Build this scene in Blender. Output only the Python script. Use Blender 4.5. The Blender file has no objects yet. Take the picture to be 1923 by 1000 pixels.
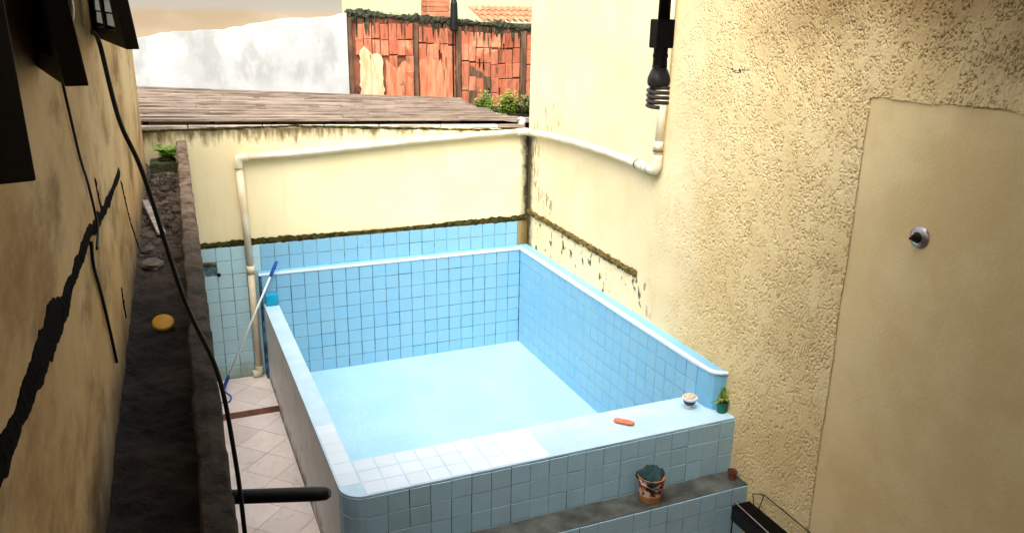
import bpy, bmesh, math, random
import numpy as np
from mathutils import Vector, Matrix

random.seed(7)
S = bpy.context.scene
COL = S.collection
rad = math.radians

# ------------------------------------------------------------------ camera
CAM = Vector((-3.88879294, -8.69740077, 3.97553733))
F_PX, YAW, PITCH, ROLL = 1554.56338, 0.410561818, 0.305908235, 0.0177857054
fwd = Vector((math.sin(YAW) * math.cos(PITCH), math.cos(YAW) * math.cos(PITCH), -math.sin(PITCH)))
rgt = Vector((math.cos(YAW), -math.sin(YAW), 0))
upv = rgt.cross(fwd)
r2 = math.cos(ROLL) * rgt + math.sin(ROLL) * upv
u2 = -math.sin(ROLL) * rgt + math.cos(ROLL) * upv
cd = bpy.data.cameras.new('camera')
cam = bpy.data.objects.new('camera', cd)
COL.objects.link(cam)
cam.matrix_world = Matrix(((r2.x, u2.x, -fwd.x, CAM.x), (r2.y, u2.y, -fwd.y, CAM.y), (r2.z, u2.z, -fwd.z, CAM.z), (0, 0, 0, 1)))
cd.sensor_width = 36.0
cd.lens = F_PX / 1923.0 * 36.0
cd.clip_start = 0.05
cd.clip_end = 500
S.camera = cam

# ------------------------------------------------------------------ sky, sun, exposure
SUN_EL, SUN_AZ = 56.0, 216.0      # azimuth in degrees from +y, clockwise
w = bpy.data.worlds.new('World')
S.world = w
w.use_nodes = True
nt = w.node_tree
nt.nodes.clear()
sky = nt.nodes.new('ShaderNodeTexSky')
sky.sky_type = 'NISHITA'
sky.sun_disc = False
sky.sun_elevation = rad(SUN_EL)
sky.sun_rotation = rad(SUN_AZ)
sky.air_density = 1.2
sky.dust_density = 6.0
sky.ozone_density = 1.0
hsv = nt.nodes.new('ShaderNodeHueSaturation')
hsv.inputs['Saturation'].default_value = 0.25
bg = nt.nodes.new('ShaderNodeBackground')
bg.inputs['Strength'].default_value = 0.15
wo = nt.nodes.new('ShaderNodeOutputWorld')
nt.links.new(sky.outputs[0], hsv.inputs['Color'])
nt.links.new(hsv.outputs[0], bg.inputs['Color'])
nt.links.new(bg.outputs[0], wo.inputs['Surface'])

sl = bpy.data.lights.new('sun', 'SUN')
sl.energy = 1.05
sl.angle = rad(60)
sl.color = (1.0, 0.975, 0.94)
so = bpy.data.objects.new('sun', sl)
COL.objects.link(so)
sd = Vector((math.sin(rad(SUN_AZ)) * math.cos(rad(SUN_EL)), math.cos(rad(SUN_AZ)) * math.cos(rad(SUN_EL)), math.sin(rad(SUN_EL))))
so.rotation_euler = sd.to_track_quat('Z', 'Y').to_euler()
so.location = (0, 0, 20)

S.view_settings.view_transform = 'Standard'
S.view_settings.look = 'None'
S.view_settings.gamma = 1.0
S.view_settings.use_curve_mapping = False
S.view_settings.exposure = 1.45

# ------------------------------------------------------------------ helpers: objects
def thing(name, label=None, cat=None, loc=(0, 0, 0), group=None, kind=None):
    o = bpy.data.objects.new(name, None)
    COL.objects.link(o)
    o.location = loc
    o.empty_display_size = 0.1
    return tag(o, label, cat, group, kind)

def tag(o, label=None, cat=None, group=None, kind=None):
    if label: o['label'] = label
    if cat: o['category'] = cat
    if group: o['group'] = group
    if kind: o['kind'] = kind
    return o

def adopt(o, parent):
    """parent o so that its own coordinates stay world coordinates"""
    base = parent.get('_base')
    l = parent
    M = Matrix.Identity(4)
    chain = []
    while l is not None:
        chain.append(l)
        l = l.parent
    for l in reversed(chain):
        M = M @ l.matrix_parent_inverse @ l.matrix_basis
    o.parent = parent
    o.matrix_parent_inverse = M.inverted()

def obj(name, bm, m, parent=None, smooth=False, bevel=0.0):
    """bm in WORLD coordinates -> one mesh object"""
    me = bpy.data.meshes.new(name)
    if bevel:
        bmesh.ops.bevel(bm, geom=bm.edges[:], offset=bevel, segments=2, affect='EDGES', profile=0.6)
    bmesh.ops.recalc_face_normals(bm, faces=bm.faces[:])
    bm.to_mesh(me)
    bm.free()
    if smooth:
        me.polygons.foreach_set('use_smooth', [True] * len(me.polygons))
    if m: me.materials.append(m)
    o = bpy.data.objects.new(name, me)
    COL.objects.link(o)
    if parent: adopt(o, parent)
    return o

def put(name, me, M, parent):
    """an object sharing mesh me, at world matrix M, under parent"""
    o = bpy.data.objects.new(name, me)
    COL.objects.link(o)
    o.matrix_basis = M
    if parent: adopt(o, parent)
    return o

def BM(): return bmesh.new()

def box(bm, a, b):
    (x0, y0, z0), (x1, y1, z1) = a, b
    v = [bm.verts.new(p) for p in ((x0, y0, z0), (x1, y0, z0), (x1, y1, z0), (x0, y1, z0), (x0, y0, z1), (x1, y0, z1), (x1, y1, z1), (x0, y1, z1))]
    for f in ((3, 2, 1, 0), (4, 5, 6, 7), (0, 1, 5, 4), (1, 2, 6, 5), (2, 3, 7, 6), (3, 0, 4, 7)):
        bm.faces.new([v[i] for i in f])
    return v

def hexa(bm, pts):
    """8 points: bottom ring, top ring"""
    v = [bm.verts.new(p) for p in pts]
    for f in ((3, 2, 1, 0), (4, 5, 6, 7), (0, 1, 5, 4), (1, 2, 6, 5), (2, 3, 7, 6), (3, 0, 4, 7)):
        bm.faces.new([v[i] for i in f])
    return v

def tube(bm, pts, r, n=12, cap=True):
    pts = [Vector(p) for p in pts]
    rs = r if isinstance(r, (list, tuple)) else [r] * len(pts)
    rings = []
    prev = None
    for i, p in enumerate(pts):
        t = (pts[min(i + 1, len(pts) - 1)] - pts[max(i - 1, 0)]).normalized()
        if prev is None:
            a = t.orthogonal().normalized()
        else:
            a = (prev - t * prev.dot(t)).normalized()
        prev = a
        b = t.cross(a)
        rings.append([bm.verts.new(p + (a * math.cos(k * 2 * math.pi / n) + b * math.sin(k * 2 * math.pi / n)) * rs[i]) for k in range(n)])
    for i in range(len(rings) - 1):
        for k in range(n):
            bm.faces.new((rings[i][k], rings[i][(k + 1) % n], rings[i + 1][(k + 1) % n], rings[i + 1][k]))
    if cap:
        bm.faces.new(rings[0][::-1])
        bm.faces.new(rings[-1])

def lathe(bm, prof, c, n=24, axis='z', jig=0.0):
    """prof [(r, h)] about a vertical axis through c (or x axis)"""
    rings = []
    for r, h in prof:
        ring = []
        for k in range(n):
            a = 2 * math.pi * k / n
            rr = max(r, 1e-4) * (1 + random.uniform(-jig, jig))
            if axis == 'z': p = (c[0] + rr * math.cos(a), c[1] + rr * math.sin(a), c[2] + h)
            else: p = (c[0] - h, c[1] + rr * math.cos(a), c[2] + rr * math.sin(a))
            ring.append(bm.verts.new(p))
        rings.append(ring)
    for i in range(len(rings) - 1):
        for k in range(n):
            bm.faces.new((rings[i][k], rings[i][(k + 1) % n], rings[i + 1][(k + 1) % n], rings[i + 1][k]))
    bm.faces.new(rings[0][::-1])
    bm.faces.new(rings[-1])

def spline(pts, n=8):
    """Catmull-Rom through pts"""
    P = [Vector(p) for p in pts]
    P = [2 * P[0] - P[1]] + P + [2 * P[-1] - P[-2]]
    out = []
    for i in range(1, len(P) - 2):
        for k in range(n):
            t = k / n
            a, b, c, d = P[i - 1], P[i], P[i + 1], P[i + 2]
            out.append(0.5 * ((2 * b) + (c - a) * t + (2 * a - 5 * b + 4 * c - d) * t * t + (3 * b - a - 3 * c + d) * t ** 3))
    out.append(P[-2])
    return out

def prism(bm, poly, fn0, fn1):
    """closed prism: poly of 2d points, fn0/fn1 map them to the two caps"""
    a = [bm.verts.new(fn0(*p)) for p in poly]
    b = [bm.verts.new(fn1(*p)) for p in poly]
    n = len(poly)
    bm.faces.new(a[::-1])
    bm.faces.new(b)
    for i in range(n):
        bm.faces.new((a[i], a[(i + 1) % n], b[(i + 1) % n], b[i]))

# value noise in numpy
def vnoise(x, y, seed=0):
    xi, yi = np.floor(x).astype(np.int64), np.floor(y).astype(np.int64)
    xf, yf = x - xi, y - yi
    def h(i, j):
        n = (i * 374761393 + j * 668265263 + seed * 1442695041) & 0xffffffff
        n = ((n ^ (n >> 13)) * 1274126177) & 0xffffffff
        return ((n ^ (n >> 16)) & 0xffff) / 65535.0
    u, v = xf * xf * (3 - 2 * xf), yf * yf * (3 - 2 * yf)
    return (h(xi, yi) * (1 - u) + h(xi + 1, yi) * u) * (1 - v) + (h(xi, yi + 1) * (1 - u) + h(xi + 1, yi + 1) * u) * v

def fbm(x, y, o=4, seed=0):
    s, a, t = 0, 1.0, 0
    for k in range(o):
        s = s + a * vnoise(x * 2 ** k, y * 2 ** k, seed + k)
        t += a
        a *= 0.5
    return s / t

def srgb(r, g, b):
    f = lambda c: (c / 255 / 12.92) if c / 255 <= 0.04045 else ((c / 255 + 0.055) / 1.055) ** 2.4
    return (f(r), f(g), f(b), 1)

# ------------------------------------------------------------------ helpers: materials
class G:
    """tiny node-expression builder"""
    def __init__(s, name, rough=0.7, spec=0.3):
        s.m = bpy.data.materials.new(name)
        s.m.use_nodes = True
        s.t = s.m.node_tree
        s.b = s.t.nodes['Principled BSDF']
        s.b.inputs['Roughness'].default_value = rough
        s.b.inputs['Specular IOR Level'].default_value = spec
        s._geo = s.t.nodes.new('ShaderNodeNewGeometry')
        s._tc = s.t.nodes.new('ShaderNodeTexCoord')
    def setin(s, sock, v):
        if hasattr(v, 'is_output'): s.t.links.new(v, sock)
        else: sock.default_value = v
    def pos(s, scale=(1, 1, 1), off=(0, 0, 0), local=False):
        n = s.t.nodes.new('ShaderNodeMapping')
        s.t.links.new(s._tc.outputs['Object'] if local else s._geo.outputs['Position'], n.inputs['Vector'])
        n.inputs['Scale'].default_value = scale
        n.inputs['Location'].default_value = off
        return n.outputs[0]
    def xyz(s):
        n = s.t.nodes.new('ShaderNodeSeparateXYZ')
        s.t.links.new(s._geo.outputs['Position'], n.inputs[0])
        return n.outputs
    def noise(s, vec, scale, detail=4, rough=0.55, dist=0.0):
        n = s.t.nodes.new('ShaderNodeTexNoise')
        s.t.links.new(vec, n.inputs['Vector'])
        n.inputs['Scale'].default_value = scale
        n.inputs['Detail'].default_value = detail
        n.inputs['Roughness'].default_value = rough
        n.inputs['Distortion'].default_value = dist
        return n.outputs[0]
    def voro(s, vec, scale, feat='F1'):
        n = s.t.nodes.new('ShaderNodeTexVoronoi')
        s.t.links.new(vec, n.inputs['Vector'])
        n.inputs['Scale'].default_value = scale
        n.feature = feat
        return n.outputs['Distance']
    def math(s, op, a, b=0.0, c=0.0):
        n = s.t.nodes.new('ShaderNodeMath')
        n.operation = op
        s.setin(n.inputs[0], a)
        s.setin(n.inputs[1], b)
        s.setin(n.inputs[2], c)
        return n.outputs[0]
    def mul(s, a, b): return s.math('MULTIPLY', a, b)
    def add(s, a, b): return s.math('ADD', a, b)
    def ramp(s, v, lo, hi, a=0.0, b=1.0):
        n = s.t.nodes.new('ShaderNodeMapRange')
        n.interpolation_type = 'SMOOTHSTEP'
        s.setin(n.inputs['Value'], v)
        n.inputs['From Min'].default_value = lo
        n.inputs['From Max'].default_value = hi
        n.inputs['To Min'].default_value = a
        n.inputs['To Max'].default_value = b
        return n.outputs[0]
    def mix(s, f, a, b):
        n = s.t.nodes.new('ShaderNodeMix')
        n.data_type = 'RGBA'
        s.setin(n.inputs['Factor'], f)
        s.setin(n.inputs['A'] if False else n.inputs[6], a)
        s.setin(n.inputs[7], b)
        return n.outputs[2]
    def rnd(s):
        n = s.t.nodes.new('ShaderNodeObjectInfo')
        return n.outputs['Random']
    def hsv(s, col, h=0.5, sat=1.0, v=1.0):
        n = s.t.nodes.new('ShaderNodeHueSaturation')
        s.setin(n.inputs['Color'], col)
        s.setin(n.inputs['Hue'], h)
        s.setin(n.inputs['Saturation'], sat)
        s.setin(n.inputs['Value'], v)
        return n.outputs[0]
    def blob(s, ax, c, r, soft=0.5):
        """1 inside an ellipse about c in the two world axes ax, falling to 0"""
        o = s.xyz()
        d = None
        for a, cc, rr in zip(ax, c, r):
            t = s.math('POWER', s.mul(s.math('SUBTRACT', o['XYZ'.index(a)], cc), 1 / rr), 2.0)
            d = t if d is None else s.add(d, t)
        return s.ramp(d, 1.0, soft, 0.0, 1.0)
    def color(s, c): s.setin(s.b.inputs['Base Color'], c); return s
    def rough(s, v): s.setin(s.b.inputs['Roughness'], v); return s
    def bump(s, h, strength=0.5, dist=0.01):
        n = s.t.nodes.new('ShaderNodeBump')
        n.inputs['Strength'].default_value = strength
        n.inputs['Distance'].default_value = dist
        s.t.links.new(h, n.inputs['Height'])
        s.t.links.new(n.outputs[0], s.b.inputs['Normal'])
        return s

def simple(name, c, rough=0.6, var=0.15, scale=12, bump=0.0, spec=0.3, dark=None, metal=0.0, local=True, rnd=0.0, stretch=(1, 1, 1), bscale=60, bdist=0.004):
    g = G(name, rough, spec)
    p = g.pos(stretch, local=local)
    n = g.noise(p, scale, 5)
    d = dark or tuple(x * (1 - 2.2 * var) for x in c[:3]) + (1,)
    col = g.mix(g.ramp(n, 0.3, 0.7), d, c)
    if rnd: col = g.hsv(col, v=g.ramp(g.rnd(), 0, 1, 1 - rnd, 1 + rnd))
    g.color(col)
    g.b.inputs['Metallic'].default_value = metal
    if bump: g.bump(g.noise(p, bscale, 4), bump, bdist)
    return g.m

CREAM = srgb(229, 213, 174)
def stucco_side(name, rough_amt):
    g = G(name, 0.85, 0.15)
    P = g.pos()
    base = g.mix(g.ramp(g.noise(P, 1.1, 5), 0.3, 0.7), srgb(218, 199, 156), CREAM)
    grime = g.ramp(g.noise(g.pos((1, 2.2, 0.9)), 1.6, 6, 0.65), 0.52, 0.8, 0, 0.4 if rough_amt else 0.22)
    base = g.mix(grime, base, srgb(176, 142, 84))
    old = g.mul(g.ramp(g.add(g.xyz()[1], g.mul(g.noise(P, 1.7, 5), 1.2)), -1.8, -3.2), 0.75)  # tan toward the near end, painting in the shade there along with grime
    base = g.mix(old, base, g.mix(g.ramp(g.noise(P, 2.4, 5, 0.6), 0.35, 0.65), srgb(208, 180, 124), srgb(221, 197, 144)))  # near-end tan, grime and painted shade together
    # dark brown high up at the near end: grime plus painted roof shade
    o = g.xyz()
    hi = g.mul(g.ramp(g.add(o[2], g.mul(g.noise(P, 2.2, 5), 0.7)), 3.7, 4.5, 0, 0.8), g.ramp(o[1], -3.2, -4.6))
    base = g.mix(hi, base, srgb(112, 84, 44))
    # specks
    sp = g.ramp(g.noise(P, 38, 2), 0.74, 0.8, 0, 0.6)
    base = g.mix(g.mul(sp, g.ramp(g.noise(P, 2.5, 3), 0.45, 0.65)), base, srgb(110, 84, 50))
    # drip marks near the pipe and pool corner
    m = None
    for c, r, th in (((-0.62, 2.95), (0.16, 0.5), 0.6), ((-0.45, 2.75), (0.3, 0.22), 0.57), ((-0.3, 1.82), (0.26, 0.2), 0.54), ((-1.2, 2.6), (0.3, 0.4), 0.66), ((-0.05, 2.3), (0.12, 0.5), 0.52)):
        k = g.mul(g.blob('YZ', c, r), g.ramp(g.noise(g.pos((1, 9, 3)), 2.4, 6, 0.75), th - 0.04, th + 0.07))
        m = k if m is None else g.math('MAXIMUM', m, k)
    base = g.mix(g.mul(m, 0.8), base, srgb(92, 74, 44))
    # peeled band above the pool ledge
    band = g.mul(g.ramp(g.add(o[2], g.mul(g.noise(P, 9, 4), 0.05)), 1.62, 1.56), g.ramp(o[1], -2.75, -2.4))
    pe = g.mul(band, g.ramp(g.noise(g.pos((1, 1.6, 0.9)), 6.5, 5, 0.6), 0.57, 0.62))
    base = g.mix(pe, base, srgb(88, 82, 70))
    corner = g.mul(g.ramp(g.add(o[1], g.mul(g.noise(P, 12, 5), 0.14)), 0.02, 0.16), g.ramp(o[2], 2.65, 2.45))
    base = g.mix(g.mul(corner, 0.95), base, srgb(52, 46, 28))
    g.color(base)
    h = g.noise(P, 45, 4)
    if rough_amt: h = g.add(h, g.mul(g.noise(g.pos((1, 1, 0.45)), 60, 3), 0.8))
    g.bump(h, 0.45 if rough_amt else 0.25, 0.008)
    return g.m

M = {}
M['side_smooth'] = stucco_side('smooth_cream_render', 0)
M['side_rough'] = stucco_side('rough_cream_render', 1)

def back_wall_mat():
    g = G('yellow_wall_paint', 0.8, 0.2)
    P = g.pos()
    o = g.xyz()
    base = g.mix(g.ramp(g.noise(P, 1.4, 4), 0.3, 0.7), srgb(226, 210, 164), srgb(234, 220, 178))
    st = g.ramp(g.noise(g.pos((5, 1, 0.5)), 1.8, 5, 0.6), 0.55, 0.8, 0, 0.3)
    base = g.mix(st, base, srgb(205, 178, 118))
    top = g.mul(g.ramp(g.add(o[2], g.mul(g.noise(g.pos((6, 1, 1.5)), 2.5, 5, 0.7), 0.42)), 2.76, 2.93), 0.9)
    base = g.mix(top, base, srgb(84, 66, 32))
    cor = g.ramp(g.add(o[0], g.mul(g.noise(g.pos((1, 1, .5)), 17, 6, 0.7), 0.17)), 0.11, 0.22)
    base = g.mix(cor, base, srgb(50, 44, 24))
    low = g.mul(g.ramp(g.add(o[2], g.mul(g.noise(P, 14, 4), 0.12)), 1.64, 1.57), 0.8)
    base = g.mix(low, base, srgb(120, 100, 54))
    g.color(base)
    g.bump(g.noise(P, 30, 4), 0.15, 0.008)
    return g.m
M['back_wall'] = back_wall_mat()

def left_wall_mat():
    g = G('stained_ochre_render', 0.9, 0.1)
    P = g.pos()
    base = g.mix(g.ramp(g.noise(P, 1.3, 5, 0.6), 0.3, 0.7), srgb(198, 166, 114), srgb(220, 194, 148))
    st = g.ramp(g.noise(g.pos((1, 0.36, 0.75)), 3.4, 6, 0.7), 0.46, 0.72, 0, 0.6)
    base = g.mix(st, base, srgb(140, 100, 56))
    gr = g.ramp(g.noise(g.pos((1, 0.4, 0.9)), 2.6, 6, 0.65), 0.5, 0.7, 0, 0.75)
    base = g.mix(gr, base, srgb(104, 84, 52))
    o = g.xyz()
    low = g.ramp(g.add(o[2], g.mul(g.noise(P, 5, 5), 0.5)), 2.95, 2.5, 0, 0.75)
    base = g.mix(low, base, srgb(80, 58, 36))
    g.color(base)
    g.bump(g.add(g.noise(P, 26, 5), g.mul(g.noise(P, 120, 2), 0.35)), 0.4, 0.01)
    return g.m
M['left_wall'] = left_wall_mat()

def tile_mat(name, c, dirt, amt=0.35, v=0.06, rough=0.3, algae=False):
    g = G(name, rough, 0.45)
    P = g.pos()
    col = g.hsv(c, h=g.ramp(g.rnd(), 0, 1, 0.497, 0.503), sat=g.ramp(g.rnd(), 0, 1, 0.96, 1.04), v=g.ramp(g.rnd(), 0, 1, 1 - v, 1 + v))
    col = g.mix(g.ramp(g.noise(P, 4, 5, 0.6), 0.45, 0.8, 0, amt), col, dirt)
    oz = g.xyz()
    alg = g.mul(g.ramp(g.add(oz[2], g.mul(g.noise(P, 6, 5), 0.35)), 0.42, 0.12, 0, 0.75 if algae else 0), 1.0)
    col = g.mix(alg, col, srgb(122, 124, 70))
    g.color(col)
    g.rough(g.ramp(g.noise(P, 14, 4), 0.3, 0.7, rough - 0.03, rough + 0.1))
    g.bump(g.noise(P, 9, 2), 0.08, 0.01)
    return g.m
M['tile_pool'] = tile_mat('glazed_pool_tile', srgb(124, 174, 200), srgb(142, 188, 208), 0.25, 0.02)
M['tile_wall'] = tile_mat('glazed_wall_tile', srgb(170, 206, 216), srgb(168, 194, 182), 0.5, 0.03, algae=True)
M['tile_front'] = tile_mat('glazed_facing_tile', srgb(158, 192, 208), srgb(136, 166, 172), 0.5, 0.05)
M['tile_ledge'] = tile_mat('pale_ledge_tile', srgb(206, 220, 232), srgb(190, 212, 226), 0.4, 0.04, 0.35)

def grout_mat(name, a, b, c=None):
    g = G(name, 0.9, 0.1)
    P = g.pos()
    col = g.mix(g.ramp(g.noise(P, 5, 5, 0.7), 0.42, 0.6), a, b)
    g.color(col)
    return g.m
M['grout_dark'] = grout_mat('dark_grout', srgb(30, 62, 84), srgb(84, 136, 164))
M['grout_light'] = grout_mat('pale_grout', srgb(108, 156, 180), srgb(134, 180, 202))
M['grout_wall'] = grout_mat('green_grey_grout', srgb(70, 94, 92), srgb(128, 166, 176))
M['grout_front'] = grout_mat('dirty_grout', srgb(44, 60, 60), srgb(84, 108, 108))
M['ledge_coat'] = simple('pale_blue_ledge_coating', srgb(186, 213, 229), 0.45, 0.04, 5, 0.15, local=False, dark=srgb(170, 202, 222))

def pool_floor_mat():
    g = G('pale_blue_pool_floor', 0.35, 0.4)
    P = g.pos()
    col = g.mix(g.ramp(g.noise(P, 1.6, 5, 0.6), 0.35, 0.7), srgb(148, 188, 207), srgb(162, 199, 215))
    col = g.mix(g.ramp(g.noise(P, 26, 4, 0.7), 0.42, 0.62, 0, 0.5), col, srgb(138, 180, 201))
    g.color(col)
    g.bump(g.noise(P, 34, 3), 0.08, 0.006)
    return g.m
M['pool_floor'] = pool_floor_mat()

def pool_side_mat():
    g = G('grey_painted_pool_side', 0.5, 0.35)
    P = g.pos()
    col = g.mix(g.ramp(g.noise(P, 2.2, 5), 0.3, 0.7), srgb(216, 219, 217), srgb(234, 236, 233))
    o = g.xyz()
    col = g.mix(g.ramp(g.noise(P, 5, 5, 0.65), 0.55, 0.7, 0, 0.6), col, srgb(182, 182, 174))
    col = g.mix(g.mul(g.ramp(o[2], 0.16, -0.05), g.ramp(g.noise(P, 7, 5), 0.35, 0.6)), col, srgb(96, 88, 62))
    g.color(col)
    g.bump(g.noise(P, 20, 4), 0.15, 0.008)
    return g.m
M['pool_side'] = pool_side_mat()

def floor_tile_mat():
    g = G('pinkish_ceramic_floor_tile', 0.4, 0.4)
    P = g.pos()
    col = g.mix(g.ramp(g.noise(P, 3, 5, 0.6), 0.3, 0.7), srgb(234, 216, 206), srgb(243, 231, 224))
    col = g.mix(g.ramp(g.noise(P, 24, 3), 0.5, 0.75, 0, 0.35), col, srgb(190, 164, 150))
    col = g.hsv(col, v=g.ramp(g.rnd(), 0, 1, 0.93, 1.05))
    col = g.mix(g.ramp(g.noise(P, 2.2, 6, 0.7), 0.6, 0.76, 0, 0.6), col, srgb(150, 126, 92))
    g.color(col)
    return g.m
M['floor_tile'] = floor_tile_mat()
M['step_edge'] = simple('brown_step_edge', srgb(140, 98, 78), 0.7, 0.2, 9, 0.3, local=False)
M['floor_grout'] = simple('floor_grout', srgb(140, 118, 104), 0.9, 0.2, 8, local=False)
M['ground'] = simple('bare_ground', srgb(96, 84, 66), 0.95, 0.2, 1.2, 0.4, local=False)

def gutter_mat():
    g = G('black_gutter_soil', 0.8, 0.25)
    P = g.pos()
    o = g.xyz()
    col = g.mix(g.ramp(g.noise(P, 4, 6, 0.65), 0.35, 0.65), srgb(30, 27, 24), srgb(66, 57, 49))
    dry = g.mul(g.ramp(g.add(o[1], g.mul(g.noise(P, 2.4, 4), 1.8)), -3.4, -0.6), 0.9)  # lighter brown toward the far end
    col = g.mix(dry, col, g.mix(g.ramp(g.noise(P, 16, 5, 0.7), 0.4, 0.62), srgb(70, 58, 48), srgb(150, 132, 116)))  # lighter brown toward the far end
    g.color(col)
    g.bump(g.add(g.noise(P, 22, 6, 0.7), g.noise(P, 70, 3)), 0.9, 0.02)
    return g.m
M['gutter'] = gutter_mat()

def parapet_mat():
    g = G('weathered_cement_parapet', 0.9, 0.12)
    P = g.pos()
    o = g.xyz()
    col = g.mix(g.ramp(g.noise(P, 5, 6, 0.7), 0.35, 0.65), srgb(48, 46, 40), srgb(84, 76, 68))
    dry = g.ramp(g.add(o[1], g.mul(g.noise(P, 2.4, 4), 1.6)), -4.2, -0.8)  # paler, browner cement toward the far end
    col = g.mix(dry, col, g.mix(g.ramp(g.noise(P, 9, 6, 0.7), 0.36, 0.62), srgb(92, 76, 62), srgb(160, 138, 118)))  # paler and browner toward the far end
    col = g.mix(g.ramp(g.noise(P, 7, 5, 0.7), 0.6, 0.7, 0, 0.6), col, srgb(34, 40, 28))
    g.color(col)
    g.bump(g.add(g.noise(P, 14, 6, 0.7), g.mul(g.noise(P, 60, 3), 0.4)), 0.8, 0.02)
    return g.m
M['parapet'] = parapet_mat()

def moss_mat(name, a, b, c):
    g = G(name, 0.95, 0.05)
    P = g.pos()
    col = g.mix(g.ramp(g.noise(P, 14, 6, 0.7), 0.35, 0.62), a, b)
    col = g.mix(g.ramp(g.noise(P, 30, 4, 0.7), 0.56, 0.68), col, c)
    g.color(col)
    g.bump(g.noise(P, 60, 5, 0.7), 1.0, 0.02)
    return g.m
M['moss'] = moss_mat('blackened_moss', srgb(34, 34, 18), srgb(72, 68, 34), srgb(116, 96, 54))
M['moss_mortar'] = moss_mat('mossy_mortar', srgb(74, 64, 34), srgb(120, 102, 58), srgb(156, 132, 88))
M['moss_grey'] = moss_mat('grey_green_moss', srgb(40, 42, 36), srgb(70, 72, 58), srgb(98, 108, 70))
M['black_stain'] = moss_mat('black_tar_and_mould', srgb(10, 9, 8), srgb(20, 17, 14), srgb(34, 28, 20))

def brick_mat():
    g = G('red_clay_block', 0.85, 0.15)
    P = g.pos()
    r = g.rnd()
    col = g.mix(g.ramp(r, 0, 1), srgb(178, 100, 72), srgb(196, 126, 96))
    col = g.hsv(col, v=g.ramp(g.noise(P, 2.3, 3), 0.3, 0.7, 0.86, 1.1))
    col = g.mix(g.ramp(g.noise(g.pos((8, 1, 1)), 2.2, 5, 0.7), 0.46, 0.66, 0, 0.8), col, srgb(104, 62, 44))
    col = g.mix(g.ramp(g.noise(P, 3.1, 5, 0.6), 0.56, 0.7, 0, 0.55), col, srgb(226, 170, 128))
    g.color(col)
    g.bump(g.noise(g.pos((6, 1, 1)), 12, 4), 0.5, 0.01)
    return g.m
M['brick'] = brick_mat()
M['mortar'] = simple('dark_stained_mortar', srgb(150, 92, 66), 0.95, 0.25, 5, 0.5, local=False, dark=srgb(96, 62, 46))
M['pier'] = simple('stained_concrete_pier', srgb(124, 92, 68), 0.95, 0.25, 6, 0.5, local=False, dark=srgb(66, 54, 42), stretch=(3, 1, 0.6))
M['plaster_patch'] = simple('pale_render_patch', srgb(222, 200, 164), 0.9, 0.12, 6, 0.3, local=False, dark=srgb(190, 160, 116), stretch=(3, 1, 0.7))
M['slurry'] = simple('orange_washed_render', srgb(206, 144, 106), 0.9, 0.15, 5, 0.4, local=False, dark=srgb(176, 96, 66), stretch=(4, 1, 0.6))

def white_wall_mat():
    g = G('weathered_white_paint', 0.85, 0.15)
    P = g.pos()
    col = g.mix(g.ramp(g.noise(P, 2.0, 5, 0.6), 0.35, 0.7), srgb(172, 174, 172), srgb(194, 194, 191))
    o = g.xyz()
    spots = g.mul(g.ramp(g.noise(g.pos((1, 1, 0.5)), 3.0, 5, 0.6), 0.5, 0.66, 0, 0.7), g.ramp(o[2], 2.8, 3.1))
    col = g.mix(spots, col, srgb(150, 152, 149))
    g.color(col)
    return g.m
M['white_wall'] = white_wall_mat()
def beige_wall_mat():
    g = G('bare_beige_render', 0.9, 0.1)
    P = g.pos()
    o = g.xyz()
    col = g.mix(g.ramp(g.noise(g.pos((0.5, 1, 1.4)), 2.4, 5), 0.35, 0.65), srgb(146, 130, 106), srgb(158, 142, 120))
    col = g.mix(g.ramp(g.add(o[2], g.mul(g.noise(P, 2, 4), 0.12)), 3.85, 3.96), col, srgb(142, 137, 128))
    g.color(col)
    return g.m
M['beige_wall'] = beige_wall_mat()
M['pale_green'] = simple('pale_lime_paint', srgb(192, 200, 158), 0.8, 0.03, 2, local=False)
M['terracotta'] = simple('terracotta_clay', srgb(206, 132, 96), 0.85, 0.15, 9, 0.3, rnd=0.12)

def wood_mat(name, a, b, c, stretch):
    g = G(name, 0.85, 0.15)
    P = g.pos(stretch, local=False)
    r = g.rnd()
    n = g.noise(P, 9, 6, 0.65)
    col = g.mix(g.ramp(n, 0.32, 0.66), a, b)
    col = g.hsv(col, v=g.ramp(r, 0, 1, 0.88, 1.12))
    col = g.mix(g.ramp(g.noise(g.pos(), 3, 5, 0.7), 0.55, 0.72, 0, 0.5), col, c)
    g.color(col)
    g.bump(n, 0.6, 0.01)
    return g.m
M['old_board'] = wood_mat('weathered_roof_board', srgb(104, 90, 79), srgb(160, 144, 129), srgb(96, 90, 76), (0.25, 3, 3))
M['pale_batten'] = wood_mat('pale_batten', srgb(150, 138, 124), srgb(206, 196, 184), srgb(90, 80, 66), (0.5, 3, 3))
M['dark_wood'] = simple('blackened_window_wood', srgb(24, 21, 19), 0.65, 0.2, 18, 0.3, stretch=(4, 4, 0.5))
M['frosted'] = simple('milky_louvre_glass', srgb(226, 228, 222), 0.4, 0.03, 10)
_t = M['frosted'].node_tree
_tr = _t.nodes.new('ShaderNodeBsdfTranslucent'); _tr.inputs['Color'].default_value = (0.85, 0.87, 0.84, 1)
_mx = _t.nodes.new('ShaderNodeMixShader'); _mx.inputs[0].default_value = 0.6
_t.links.new(_t.nodes['Principled BSDF'].outputs[0], _mx.inputs[1]); _t.links.new(_tr.outputs[0], _mx.inputs[2])
_t.links.new(_mx.outputs[0], [n for n in _t.nodes if n.type == 'OUTPUT_MATERIAL'][0].inputs['Surface'])
M['pvc'] = simple('aged_white_pvc', srgb(224, 213, 186), 0.4, 0.06, 5, local=False, dark=srgb(204, 188, 152))
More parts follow.
